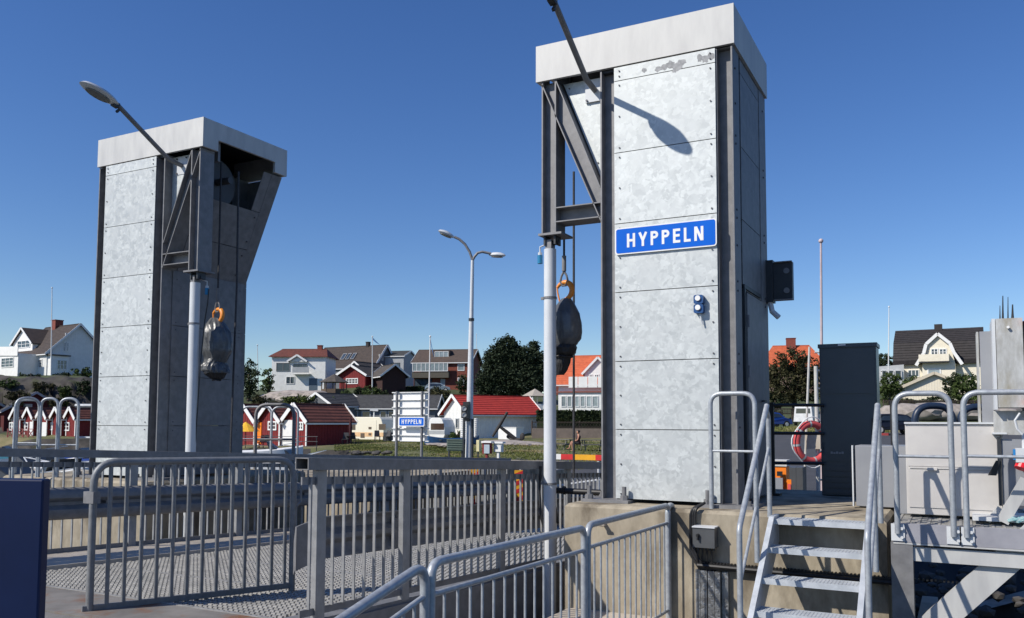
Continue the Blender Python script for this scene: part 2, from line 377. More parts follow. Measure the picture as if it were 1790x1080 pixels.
    bolts(b, [(UA-.004, vv, z) for z in (.1, .66, .78, 1.35, 1.46, 2.05, 2.15, 2.75) for vv in (.27, 1.44)], nU0, fr)
    # rear panels
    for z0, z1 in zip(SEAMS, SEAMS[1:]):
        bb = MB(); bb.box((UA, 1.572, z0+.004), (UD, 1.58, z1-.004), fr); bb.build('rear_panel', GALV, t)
    # overhanging head: outer column, diagonal, horizontal
    bb = MB(); hsec(bb, .06, .23, .02, .26, 2.80, CAPZ0-.001, fr, q=.083); bb.build('head_column', GALV, t)
    bb = MB()
    for za in (2.905, 3.055): bb.box((.231, .02, za), (UA-.002, .26, za+.012), fr)
    bb.box((.231, .134, 2.917), (UA-.002, .146, 3.055), fr); bb.build('head_beam', GALV, t)
    lo = ((.055, 4.43), (.735, 2.86)); hi = ((.235, 4.44), (.735, 3.22))
    for nm, v0, v1 in (('diagonal_brace', .02, .26), ('diagonal_brace', 1.36, 1.56)):
        bb = MB()
        for (ua, za), (ub, zb) in (lo, hi):
            n = V(-(zb-za), 0, (ub-ua)); n.normalize(); n *= .013
            if nm and (ua, za) == hi[0]: n = -n
            bb.prism([fr(ua, v0, za), fr(ub, v0, zb), fr(ub+abs(n.x)*(1 if (ua, za) == lo[0] else -1), v0, zb+.001), fr(ua+abs(n.x)*(1 if (ua, za) == lo[0] else -1), v0, za+.001)], fr(0, v1-v0, 0)-fr(0, 0, 0))
        vm = v0+.075
        bb.prism([fr(lo[0][0]+.015, vm-.006, lo[0][1]), fr(lo[1][0]-.001, vm-.006, lo[1][1]+.03), fr(hi[1][0]-.001, vm-.006, hi[1][1]-.03), fr(hi[0][0]-.015, vm-.006, hi[0][1])], V(0, .012, 0))
        bb.build(nm, GALV, t)
    # sheet in the corner between diagonal and column
    bb = MB(); bb.prism([fr(.262, .15, CAPZ0-.02), fr(.7365, .15, CAPZ0-.02), fr(.7365, .15, 3.24)], V(0, .006, 0)); bb.build('corner_sheet', GALV_PANEL, t)
    bolts(b, [(.33, .15, 4.38), (.66, .15, 3.52)], nF, fr, .0085)
    bb = MB(); bb.prism([fr(.1, 1.562, CAPZ0-.02), fr(.7365, 1.562, CAPZ0-.02), fr(.7365, 1.562, 2.95)], V(0, .006, 0)); bb.build('corner_sheet', GALV, t)
    # sloping underside with the opening for the sheave
    def sl(k): return (.06+(.735-.06)*k, 4.43+(2.86-4.43)*k)
    for k0, k1, va, vb in ((.35, .69, .27, 1.36), (.695, .995, .27, 1.36), (.0, .345, 1.20, 1.36)):
        (ua, za), (ub, zb) = sl(k0), sl(k1)
        bb = MB(); bb.hexa([fr(ua, va, za), fr(ub, va, zb), fr(ub, vb, zb), fr(ua, vb, za), fr(ua+.012, va, za+.004), fr(ub+.012, va, zb+.004), fr(ub+.012, vb, zb+.004), fr(ua+.012, vb, za+.004)])
        bb.build('sloping_panel', GALV, t)
    for k in (.4, .62, .75, .93):
        u_, z_ = sl(k); c = fr(u_, 1.30, z_); b.cyl(c, c+(nU0*.85+V(0, 0, -.5))*.014, .011, 6)
    b.build('bolts', BOLT, t)['kind'] = 'stuff'
    bb = MB(); bb.box((UA+.002, .30, 2.88), (UA+.012, 1.56, CAPZ0-.02), fr); bb.build('inner_shade_sheet', DARK, t)  # added dark sheet, stands in for the shade inside the head
    bb = MB(); bb.box((.05, .27, CAPZ1-.08), (UA+.3, 1.55, CAPZ1-.05), fr); bb.box((UA+.3, .05, CAPZ0+.01), (UA+.31, 1.56, CAPZ1-.045), fr); bb.box((UA+.012, .05, CAPZ0-.03), (UA+.31, 1.56, CAPZ0+.009), fr); bb.build('head_shade_lining', DARK, t)  # dark lining added so the head opening reads as deep shade
    # foot of the head: plate, clevis
    bb = MB(); bb.box((.03, .0, 2.775), (.30, .30, 2.798), fr); hp = bb.build('head_plate', GALV, t)
    bb = MB(); bb.box((.075, .04, 2.68), (.095, .18, 2.774), fr); bb.box((.195, .04, 2.68), (.215, .18, 2.774), fr)
    c0 = fr(.06, .11, 2.705); c1 = fr(.23, .11, 2.705); bb.cyl(c0, c1, .025, 10); bb.build('clevis', DARK, hp)
    # sheave inside the head
    bb = MB(); c = fr(.42, .62, 4.16); ax = V(1, 0, 0)
    bb.cyl(c-ax*.035, c-ax*.02, .34, 28); bb.cyl(c+ax*.02, c+ax*.035, .34, 28); bb.cyl(c-ax*.02, c+ax*.02, .29, 28); bb.cyl(c-ax*.04, c+ax*.3, .05, 12)
    bb.build('sheave', mat('sheave_shade_steel', (.075, .075, .08), None, 9, .5, .3), t)  # wheel coloured dark to imitate the shade it sits in
    bb = MB(); bb.box((.10, .40, 4.36), (.25, .36, 4.70), fr); bb.build('rope_anchor', GALV, t)
    return t, fr
tR, frR = tower('lifting_tower', 'galvanised steel tower right of the ramp with the large blue HYPPELN sign on its front', False, 0.0, 0.0)
tL, frL = tower('lifting_tower', 'galvanised steel tower left of the ramp, its open head showing the rope wheel', True, -7.0127, -.1186)

# wires on the tower outside: cable box on the right tower's far side
def cbox():
    t = thing('floodlight', 'dark square floodlight on a bracket, high on the shaded side of the right tower', 'floodlight', V(2.1, 1.6, 2.75))
    Yc = 1.5; xb = hy(1350, 490, Yc).x; xe = hy(1385, 490, Yc).x; z0 = hy(1367, 524, Yc).z; z1 = hy(1367, 458, Yc).z
    b = MB(); b.box((2.10, Yc-.02, z0-.02), (xb+.01, Yc+.12, z1+.03)); b.build('bracket', DARK, t)
    b = MB(); b.box((xb+.012, Yc, z0), (xe, Yc+.09, z1)); b.build('housing', DARK, t)
    b = MB(); b.box((xb+.02, Yc-.03, z1-.005), (xe, Yc+.0, z1+.006)); b.box((xb+.02, Yc-.03, z0-.006), (xe, Yc, z0+.006))
    for z in (z0+.1, z1-.1): b.cyl(V(xe-.06, Yc-.001, z), V(xe-.06, Yc-.012, z), .032, 12)
    b.build('front_trim', GALV, t)
    b = MB(); b.tube([(xb-.03, Yc+.02, z0-.02), (xb-.01, Yc+.02, z0-.12), (xb+.06, Yc+.02, z0-.19)], .03, 8); b.build('arm', POLE, t)
cbox()

# ------------------------------------------------------------------ lamps on the towers
def oval(b, c, ax, side, up, L, Wd, H, n=24, k=6):   # flattened oval shell
    vs = []; fs = []
    for i in range(k+1):
        th = math.pi*i/k; zz = math.cos(th); rr = math.sin(th)
        for j in range(n):
            a = 2*math.pi*j/n; x = math.cos(a); y = math.sin(a); tp = 1-.28*max(0, -x)
            vs.append(c+ax*(L/2*x*max(rr, .02))+side*(Wd/2*y*max(rr, .02)*tp)+up*(H/2*zz*(1 if zz > 0 else .55)))
    for i in range(k):
        for j in range(n): fs.append((i*n+j, i*n+(j+1) % n, (i+1)*n+(j+1) % n, (i+1)*n+j))
    b.add(vs, fs)
LENS = mat('lamp_lens', (.20, .20, .18), (.13, .13, .12), 20, .3, 0, 0)
def lamp_head(t, c, ax, side):
    up = side.cross(ax).normalized()
    if up.z < 0: up = -up
    b = MB(); oval(b, c, ax, side, up, .56, .25, .13); h = b.build('lamp_head', POLE, t, smooth=True)
    b = MB(); b.prism([c-up*.026+ax*(.17*math.cos(a)+.02)+side*.085*math.sin(a) for a in [i*math.pi/8 for i in range(16)]], -up*.012); b.build('lens', LENS, h)
    b = MB(); b.bar(c-ax*.27-up*.01, c-ax*.19-up*.01, .07, .06, up); b.bar(c-ax*.29-up*.05, c-ax*.27-up*.09, .03, .03, up); b.build('joint', DARK, h)
def arm_lamp(name, label, A):
    t = thing(name, label, 'lamp', A)
    D = V(0, -.909, .513).normalized()
    elbow = A+V(0, -.10, .03); end = A+V(0, -.90, .50)
    b = MB(); b.tube(fillet([A+V(0, .12, -.0), elbow, end], .08), .03, 12); b.build('arm', GALV, t, smooth=True)
    b = MB(); b.box(A+V(-.11, .125, -.12), A+V(.11, .142, .12)); pl = b.build('mounting_plate', POLE, t)
    b = MB()
    for sx in (-.09, .09):
        for sz in (-.10, .10): b.cyl(A+V(sx, .126, sz), A+V(sx, .11, sz), .012, 6)
    b.build('plate_bolts', BOLT, pl)
    ax = V(0, -.975, .22).normalized(); lamp_head(t, end+ax*.27, ax, V(1, 0, 0))
arm_lamp('wall_lamp', 'grey lamp on a bent arm from the right tower, reaching out of the top edge', V(.634, 0, 4.30))
arm_lamp('wall_lamp', 'grey oval lamp on a bent arm at the upper left, fixed to the left tower', V(-5.437, -.1, 4.30))

# ------------------------------------------------------------------ lettering
def stroke(b, pts, wd, o, ex, ez, n, th, closed=False):
    pts = [Vector((p[0], p[1])) for p in pts]; k = len(pts); L = []; Rr = []
    for i in range(k):
        a = pts[i-1] if i > 0 else None; c = pts[i+1] if i < k-1 else None
        d1 = (pts[i]-a).normalized() if a is not None else None; d2 = (c-pts[i]).normalized() if c is not None else None
        d1 = d1 or d2; d2 = d2 or d1; nn = Vector((-(d1.y+d2.y), d1.x+d2.x)); nn.normalize()
        m = 1/max(.35, nn.dot(Vector((-d1.y, d1.x)))); L.append(pts[i]+nn*wd/2*m); Rr.append(pts[i]-nn*wd/2*m)
    for i in range(k-1):
        q = [L[i], L[i+1], Rr[i+1], Rr[i]]
        b.prism([o+ex*p.x+ez*p.y for p in q], n*th)
def glyph(ch, h, wd):
    s = wd/2; H = h
    if ch == 'H': w_ = .62*h; return w_, [[(s, 0), (s, H)], [(w_-s, 0), (w_-s, H)], [(s*2, H*.5), (w_-2*s, H*.5)]]
    if ch == 'Y': w_ = .64*h; return w_, [[(s*.8, H), (w_/2, H*.42)], [(w_-s*.8, H), (w_/2, H*.42)], [(w_/2, H*.46), (w_/2, 0)]]
    if ch == 'P':
        w_ = .56*h; r = H*.27; pts = [(2*s, H-s), (w_-r, H-s)]
        cy = H-s-(r-.0); pts += [(w_-r+ (r-s)*math.sin(a), H-s-(H*.54-2*s)/2*(1-math.cos(a))) for a in [math.pi*i/8 for i in range(1, 8)]]
        pts += [(w_-r, H*.46+s), (2*s, H*.46+s)]; return w_, [[(s, 0), (s, H)], pts]
    if ch == 'E': w_ = .52*h; return w_, [[(s, 0), (s, H)], [(2*s, H-s), (w_, H-s)], [(2*s, H*.52), (w_*.92, H*.52)], [(2*s, s), (w_, s)]]
    if ch == 'L': w_ = .48*h; return w_, [[(s, 0), (s, H)], [(2*s, s), (w_, s)]]
    if ch == 'N': w_ = .64*h; return w_, [[(s, 0), (s, H)], [(w_-s, 0), (w_-s, H)], [(s*1.3, H-s*.3), (w_-s*1.3, s*.3)]]
def word(parent, text, o, ex, ez, n, h, wd, gap, m, total=None):
    ws = [glyph(c, h, wd)[0] for c in text]; W_ = sum(ws)+gap*(len(text)-1); x = -W_/2
    for c, cw in zip(text, ws):
        b = MB()
        for k, st in enumerate(glyph(c, h, wd)[1]): stroke(b, st, wd, o+ex*x+ez*(-h/2)+n*(.0004*k), ex, ez, n, .0015)
        b.build('letter', m, parent); x += cw+gap
def rounded(w_, h, r, n=5):
    out = []
    for cx_, cy_, a0 in ((w_/2-r, h/2-r, 0), (-w_/2+r, h/2-r, 90), (-w_/2+r, -h/2+r, 180), (w_/2-r, -h/2+r, 270)):
        for i in range(n+1): a = R(a0+90*i/n); out.append((cx_+r*math.cos(a), cy_+r*math.sin(a)))
    return out
def name_sign(label, c, ex, n, w_, h, lh, lw, gap):
    t = thing('name_sign', label, 'sign', c)
    b = MB(); b.prism([c+ex*x+ZV*z for x, z in rounded(w_, h, h*.11)], n*.006); b.build('border', WHITE, t)
    b = MB(); b.prism([c+n*.006+ex*x+ZV*z for x, z in rounded(w_-h*.09, h*.91, h*.08)], n*.0015); pl = b.build('blue_panel', BLUE, t)
    word(pl, 'HYPPELN', c+n*.0076, ex, ZV, n, lh, lw, gap, WHITE)
name_sign('large blue HYPPELN place sign screwed to the sunlit front of the right tower', V(1.425, -.012, 2.622), V(1, 0, 0), V(0, -1, 0), 1.035, .272, .140, .0255, .036)

# worn dark patches near the top of the right tower's front
STAIN = mat('worn_zinc', (.25, .255, .26), (.33, .335, .34), 30, .7, .3, .0, rand=.1)
random.seed(21)
for (px_, py_, rx_, ry_) in ((1126, 123, 5, 5), (1150, 121, 7, 5), (1160, 117, 7, 6), (1172, 113, 8, 8), (1186, 116, 10, 9), (1192, 108, 8, 6), (1180, 122, 6, 5), (1224, 101, 6, 7), (1233, 103, 7, 7), (1243, 99, 6, 8)):
    c = hy(px_, py_, .004); k = .0057; yo = .0036-.0003*random.random(); pts = []
    for j in range(14):
        a = 6.283*j/14; q = random.uniform(.65, 1.15); pts.append(V(c.x+rx_*k*q*math.cos(a), yo, c.z+ry_*k*q*math.sin(a)))
    b = MB(); b.prism(pts, V(0, .0001, 0)); b.build('worn_patch', STAIN, tR)

# blue double socket on the right tower's front
t = thing('switch_box', 'small blue double socket box with white lids on the right tower front below the sign', 'switch', V(1.768, 0, 1.96))
b = MB()
for z in (1.975, 1.885): b.prism([V(1.768+x, -.002, z+zz) for x, zz in rounded(.092, .086, .018)], V(0, -.06, 0))
bd = b.build('body', BLUED, t)
for z in (1.985, 1.895):
    b = MB(); b.cyl(V(1.765, -.062, z), V(1.765, -.078, z), .026, 14); b.build('lid', WHITE, bd)
b = MB(); b.tube([(1.775, -.03, 1.84), (1.785, -.03, 1.78), (1.80, -.02, 1.73)], .008, 6); b.build('cable', POLE, t)

# ------------------------------------------------------------------ hanging poles (hydraulic tubes) under the heads
def pole(label, X, Y, ztop, bands, side):
    t = thing('lifting_pole', label, 'pole', V(X, Y, -1.6))
    b = MB(); b.tube([(X, Y, -1.6), (X, Y, ztop-.02)], .066, 24); b.build('tube', POLE, t, smooth=True)
    b = MB(); b.box((X-.035, Y-.05, ztop-.03), (X+.035, Y+.05, ztop+.075)); b.cyl((X-.07, Y, ztop+.04), (X+.07, Y, ztop+.04), .018, 8); b.build('eye', GALV, t)
    for z in bands:
        b = MB(); b.cyl((X, Y, z-.012), (X, Y, z+.012), .073, 24); b.bar((X-.10, Y-.01, z), (X-.07, Y-.01, z), .02, .03); b.build('clamp', GALV, t)
    # blue limit switch hung from the top
    p = V(X+side[0], Y+side[1], ztop-.08)
    b = MB(); b.tube([V(X, Y, ztop+.03), V((X+p.x)/2, (Y+p.y)/2, ztop+.03), V(p.x, p.y, ztop+.01), V(p.x, p.y, ztop-.05)], .009, 6)
    b.cyl(p+V(0, 0, .0), p+V(0, 0, .03), .022, 10); s = b.build('bracket', POLE, t)
    b = MB(); b.cyl(p+V(0, 0, -.09), p, .028, 12); b.build('switch', mat('cyan_plastic', (.02, .22, .42), None, 5, .4), t)
    return t
XR = hy(961.5, 600, .11).x; XL_ = hy(337, 650, -.01).x
pole('grey lifting pole hanging beside the right tower, left of the bagged hook', XR, .11, 2.66, [hy(962, 521, .11).z, hy(960, 845, .11).z], (-.105, -.03))
pole('grey lifting pole hanging beside the left tower, in front of its dark side', XL_, -.01, 2.66, [hy(335, 566, -.01).z], (.09, .12))
# cable down the left pole
b = MB(); a = hy(365, 505, .1); c = hy(358, 560, .1); e = hy(350, 640, .02); f = hy(341, 780, .02)
tag(b.tube([a, hy(363, 530, .1), c, e, f], .008, 6).build('cable', BLACKR), 'thin black cable running down beside the left lifting pole', 'cable')

# ------------------------------------------------------------------ wire ropes, hooks and bags
def rope(label, pts, r=.013):
    b = MB(); b.tube(pts, r, 8); tag(b.build('wire_rope', ROPE, smooth=True), label, 'rope')
YA, YB = .37, .62
def hook_set(side, px_rope, ropeA, ropeB, yt, yfer, yth, yhk, xh, bagpts, lab):
    X = hy(px_rope, yfer, YA).x; zt_ = 4.38
    zf = hy(px_rope, yfer, YA).z; rope(ropeA, [(X, YA, zt_), (X, YA, zf+.05)])
    rope(ropeB, [hy(1003, 300, YB) if side > 0 else hy(417, 300, YB)+V(0, 0, 0), hy(1003, 500, YB) if side > 0 else hy(414, 500, YB), hy(1003, 835, YB) if side > 0 else hy(402, 815, YB)], .014)
    t = thing('lifting_hook', 'orange lifting hook with rope eye '+lab, 'hook', (X, YA, zf))
    s = abs((hy(0, yhk+20, YA)-hy(0, yhk, YA)).z)/20
    b = MB(); b.cyl((X, YA, zf-.12), (X, YA, zf+.05), .024, 12); b.build('ferrule', GALV, t)
    zz = zf-.12; b = MB()
    b.tube([(X, YA, zz), (X-.03, YA, zz-.05), (X-.045, YA, zz-.11), (X-.02, YA, zz-.16), (X+.02, YA, zz-.16), (X+.045, YA, zz-.11), (X+.03, YA, zz-.05), (X, YA, zz)], .012, 6); b.build('rope_eye', GALV, t)
    # hook
    zc = zz-.22; Xc = X+xh
    arc = [(Xc+.095*math.cos(a), YA+.02*math.sin(a), zc+.10*math.sin(a)) for a in [R(x) for x in range(155, -111, -15)]]
    rr = [.016+.016*math.sin(math.pi*i/(len(arc)-1)) for i in range(len(arc))]
    b = MB(); b.tube(arc, .03, 10, rr=rr); b.tube([(arc[-1][0], YA, arc[-1][2]), (Xc-.0, YA, zc-.16)], .028, 10)
    b.tube([arc[0], (Xc-.075, YA, zc-.02), (Xc-.05, YA, zc-.12)], .010, 6)
    b.build('hook', ORANGE, t, smooth=True)
    # tarpaulin bag over the hook block: wrinkled revolved sack
    def sack(rows, m, nm, par=None, lab=None, amp=.05):
        fine = []
        for A_, B_ in zip(rows, rows[1:]):
            for k in range(4): fine.append(tuple(A_[j]+(B_[j]-A_[j])*k/4 for j in range(4)))
        rows = fine+[rows[-1]]
        b = MB(); n = 64; vs = []; fs = []; ph = [random.uniform(0, 6.28) for _ in range(6)]
        for i, (px, py, hw, dp) in enumerate(rows):
            c = hy(px, py, YA); k = s*hw*(.80 if side > 0 else .86)
            for j in range(n):
                a = 2*math.pi*j/n; w_ = 1+amp*.8*(1-2*abs(math.sin(2.5*a+i*.11+ph[0])))+amp*.6*(1-2*abs(math.sin(5.5*a-i*.13+ph[1]+.5*math.sin(i*.4))))+amp*.45*(1-2*abs(math.sin(9*a+i*.2+ph[2])))*(1.0+1.2*(i > len(rows)*.65))+random.uniform(-amp, amp)*.28
                vs.append(c+V(k*math.cos(a)*w_, k*dp*math.sin(a)*w_, random.uniform(-.002, .002)))
        for i in range(len(rows)-1):
            for j in range(n): fs.append((i*n+j, i*n+(j+1) % n, (i+1)*n+(j+1) % n, (i+1)*n+j))
        fs += [tuple(range(n)), tuple(range((len(rows)-1)*n, len(rows)*n))]
        b.add(vs, fs); return b.build(nm, m, par, smooth=True)
    tb = thing('hook_cover', 'dark grey tarpaulin sack tied '+lab, 'tarpaulin', hy(bagpts[0][0][0], bagpts[0][0][1], YA))
    q_ = bagpts[1][3]; cc = hy(q_[0], q_[1], YA); b = MB(); b.tube([cc+V(s*q_[2]*.95*math.cos(a), s*q_[2]*.9*math.sin(a), .006*math.sin(3*a)) for a in [i*math.pi/10 for i in range(21)]], .010, 6); b.build('tie_strap', BLACKR, tb, smooth=True)
    sack(bagpts[0], TARP, 'upper_cover', tb, amp=.026 if side > 0 else .062); sack(bagpts[1], TARPB, 'lower_cover', tb, amp=.05)
hook_set(1, 986, 'wire rope with ferrule carrying the right hook', 'wire rope hanging the full height beside the right tower', 0, 455, 0, 500, .0,
    [[(990, 522, 7, .9), (989, 533, 14, .9), (990, 548, 19, .9), (991, 565, 21, .9), (992, 580, 21, .9), (992, 592, 20, .85), (990, 602, 16, .8), (988, 606, 13, .8)],
     [(989, 601, 15, .8), (986, 608, 19, .9), (984, 617, 18, .9), (984, 624, 12, .9), (982, 636, 12, .9), (980, 647, 10, .8), (978, 655, 7, .8)]], 'under the right tower')
hook_set(-1, 381, 'wire rope with ferrule carrying the left hook', 'wire rope hanging the full height before the left tower', 0, 510, 0, 545, -.0,
    [[(376, 556, 8, .9), (377, 566, 17, .9), (379, 580, 23, .9), (380, 598, 25, .9), (380, 614, 25, .9), (378, 628, 21, .8), (376, 634, 20, .9), (375, 641, 24, .9), (377, 648, 24, .9), (380, 652, 20, .9)],
     [(378, 645, 21, .8), (376, 654, 20, .8), (379, 661, 12, .8), (379, 664, 6, .8)]], 'under the left tower')
# black hose between pole and tower
b = MB(); b.tube([hy(966, 857, .3), hy(1052, 861, .3)], .032, 12); b.cyl(hy(985, 857, .3), hy(988, 857, .3), .045, 12)
tag(b.build('hydraulic_strut', BLACKR, smooth=True), 'black horizontal strut between the right lifting pole and its tower foot', 'strut')
b = MB(); b.tube([hy(968, 848, .2), hy(969, 880, .2), hy(975, 915, .2)], .015, 8); b.tube([hy(945, 815, .2), hy(943, 860, .15), hy(946, 905, .1), hy(952, 925, .1)], .014, 8)
tag(b.build('hose', BLACKR, smooth=True), 'black hoses hanging round the foot of the right lifting pole', 'hose')

# ------------------------------------------------------------------ plinths
def plinth(x0, x1, y0, y1, label):
    b = MB(); bev = .03
    b.prism([(x0, y0+bev, 0), (x0+bev, y0, -bev), (x1-bev, y0, -bev), (x1, y0+bev, 0)], V(0, 0, 0)) if 0 else None
    b.hexa([V(x0, y0, -2.4), V(x1, y0, -2.4), V(x1, y1, -2.4), V(x0, y1, -2.4), V(x0, y0, -bev), V(x1, y0, -bev), V(x1, y1, -bev), V(x0, y1, -bev)])
    b.hexa([V(x0, y0, -bev), V(x1, y0, -bev), V(x1, y1, -bev), V(x0, y1, -bev), V(x0+bev, y0+bev, 0), V(x1-bev, y0+bev, 0), V(x1-bev, y1-bev, 0), V(x0+bev, y1-bev, 0)])
    o = b.build('plinth', CONC); tag(o, label, 'foundation'); return o
plinth(.50, 3.40, -.36, 2.6, 'brown stained concrete plinth under the right tower behind the steps')
plinth(-8.35, -5.385, -.48, 2.6, 'brown concrete plinth under the left tower seen through the far fence')
GALVF = mat('galvanised_bar', (.33, .335, .34), (.25, .255, .26), 9, .55, .3, .02, rand=.08, spec=.3)
# ================================================================== THE RAMP
def rz(Y): return .385-.045*Y           # top of the railings
def dz(Y): return rz(Y)-1.13            # deck
XN, XF = -.10, -4.60
ramp = thing('ramp', 'sloping steel link ramp with grated deck between the two towers', 'ramp', (-2.35, -1, dz(-1)))
Y0, Y1 = -4.6, 8.2
# grating: bars across and along, real gaps
xs0, xs1 = -3.72, XN-.22
GY0 = -3.45                             # ship end of the grating
b = MB(); y = GY0; r_ = 0
while y < 5.1:                          # raised treads in staggered rows, open between them
    x = xs0+.02+(.026 if r_ % 2 else 0)
    while x < xs1-.05:
        b.hexa([V(x, y, dz(y)-.03), V(x+.038, y, dz(y)-.03), V(x+.038, y+.034, dz(y)-.03), V(x, y+.034, dz(y)-.03), V(x, y+.005, dz(y)), V(x+.038, y+.005, dz(y)), V(x+.038, y+.029, dz(y)), V(x, y+.029, dz(y))]); x += .053
    y += .072; r_ += 1
x = xs0+.03
while x < xs1:
    for k in range(8):
        ya = GY0+k*1.08; yb = ya+1.07
        b.hexa([V(x, ya, dz(ya)-.05), V(x+.012, ya, dz(ya)-.05), V(x+.012, yb, dz(yb)-.05), V(x, yb, dz(yb)-.05), V(x, ya, dz(ya)-.018), V(x+.012, ya, dz(ya)-.018), V(x+.012, yb, dz(yb)-.018), V(x, yb, dz(yb)-.018)])
    x += .066
o = b.build('deck_grating', GRATE, ramp, kind='stuff', recalc=False)
for k in range(9):                      # seams of the grating sheets
    yy = GY0-.02+k*1.08; b = MB(); b.box((xs0, yy-.012, dz(yy)-.03), (xs1, yy+.012, dz(yy)+.003)); b.build('grating_seam', GRATE, ramp)
def slab(name, x0, x1, ya, yb, t, m, dzo=0.0, par=ramp):
    b = MB(); b.hexa([V(x0, ya, dz(ya)-t+dzo), V(x1, ya, dz(ya)-t+dzo), V(x1, yb, dz(yb)-t+dzo), V(x0, yb, dz(yb)-t+dzo), V(x0, ya, dz(ya)+dzo), V(x1, ya, dz(ya)+dzo), V(x1, yb, dz(yb)+dzo), V(x0, yb, dz(yb)+dzo)])
    return b.build(name, m, par)
slab('kerb_strip', XF-.06, -3.73, -4.6, 8.2, .12, CONC2, .03)
slab('edge_strip', XN-.21, XN+.02, -4.6, 8.2, .10, GALV, .0)
slab('deck_plate', -3.725, XN-.215, 5.25, 8.2, .05, ASPH, .0)
slab('side_girder', XN+.021, XN+.05, -4.6, 8.2, .62, GALV, -.03)
slab('side_girder', XF-.1, XF-.061, -4.6, 8.2, .62, GALV, -.03)
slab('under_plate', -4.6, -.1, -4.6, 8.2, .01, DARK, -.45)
for k in range(7):
    yy = -4.1+k*2.0; b = MB(); b.box((XF-.05, yy, dz(yy)-.40), (XN+.02, yy+.12, dz(yy)-.06)); b.build('cross_beam', GALV, ramp)
# rusty hinged flap at the ship's end
flap = thing('ramp_flap', 'worn rust stained steel flap plates at the ship end of the ramp', 'flap', (-2.2, -5, -.6))
p = [hz(82, 1036, -.56), hz(420, 1092, -.56), hz(640, 1140, -.56)]
b = MB(); b.hexa([V(-4.7, -7.0, -.66), V(-.4, -7.0, -.66), V(-.4, -4.1, -.62), V(-4.7, -4.1, -.62), V(-4.7, -7.0, -.63), V(-.4, -7.0, -.63), V(-.4, -4.1, -.585), V(-4.7, -4.1, -.585)]); b.build('flap_plate', RUST, flap)
b = MB(); b.hexa([V(-3.72, -4.08, -.63), V(-.32, -4.08, -.63), V(-.32, GY0-.04, -.63), V(-3.72, GY0-.04, -.63), V(-3.72, -4.08, -.578), V(-.32, -4.08, -.578), V(-.32, GY0-.04, -.588), V(-3.72, GY0-.04, -.588)]); b.build('hinge_plate', RUST, flap)

# ------------------------------------------------------------------ railings along the ramp
def fence(label, X, side, ya, yb, posts, pitch, broad):
    t = thing('ramp_fence', label, 'fence', V(X, ya, dz(ya)))
    def rail(n, z0, z1, x0, x1, m=GALV):
        b = MB(); b.hexa([V(x0, ya, rz(ya)+z0), V(x1, ya, rz(ya)+z0), V(x1, yb, rz(yb)+z0), V(x0, yb, rz(yb)+z0), V(x0, ya, rz(ya)+z1), V(x1, ya, rz(ya)+z1), V(x1, yb, rz(yb)+z1), V(x0, yb, rz(yb)+z1)]); return b.build(n, m, t)
    # top channel, open underneath (web on top, two lips)
    b = MB()
    for z0, z1, x0, x1 in ((-.008, 0, X-.06, X+.06), (-.085, -.008, X+.052, X+.06), (-.085, -.008, X-.06, X-.052), (-.085, -.079, X-.052, X+.052)):
        b.hexa([V(x0, ya, rz(ya)+z0), V(x1, ya, rz(ya)+z0), V(x1, yb, rz(yb)+z0), V(x0, yb, rz(yb)+z0), V(x0, ya, rz(ya)+z1), V(x1, ya, rz(ya)+z1), V(x1, yb, rz(yb)+z1), V(x0, yb, rz(yb)+z1)])
    b.build('top_rail', GALV, t)
    rail('middle_rail', -.190, -.135, X-.006, X+.006)
    rail('bottom_rail', -1.10, -1.05, X-.006, X+.006)
    b = MB(); b.box((-.022, -.05, -1.14), (.022, .05, -.087))
    repeat(t, b.build('post', GALVF), [T((X, yy, rz(yy))) for yy in posts])
    ys = []; y = ya+.08
    while y < yb:
        if all(abs(y-q) > .075 for q in posts): ys.append(y)
        y += pitch
    b = MB(); b.box((-.011, -.006, -1.05), (.011, .006, -.135))
    b2 = b.build('baluster', GALVF)
    repeat(t, b2, [T((X+.012*side, yy, rz(yy)-.0)) for yy in ys])
    return t
py = [hx(558, 900, XN).y, hx(707, 900, XN).y, hx(876, 900, XN).y]
st = py[2]-py[1]; posts = [py[0], py[1], py[2], py[2]+1.62, py[2]+3.24, py[2]+4.9, py[2]+6.6, py[2]+8.2]
ya = hx(528, 800, XN).y
fence('near ramp railing of grey flat bars from the open gate to the right lifting pole', XN, 1, ya, 8.1, posts, .1245, True)
fy = [hx(232, 850, XF).y]; fp = [fy[0]+1.66*k for k in range(-2, 7)]
fence('far ramp railing across the deck, grey bars in front of the left tower', XF, 1, -6.0, 8.1, fp, .118, False)

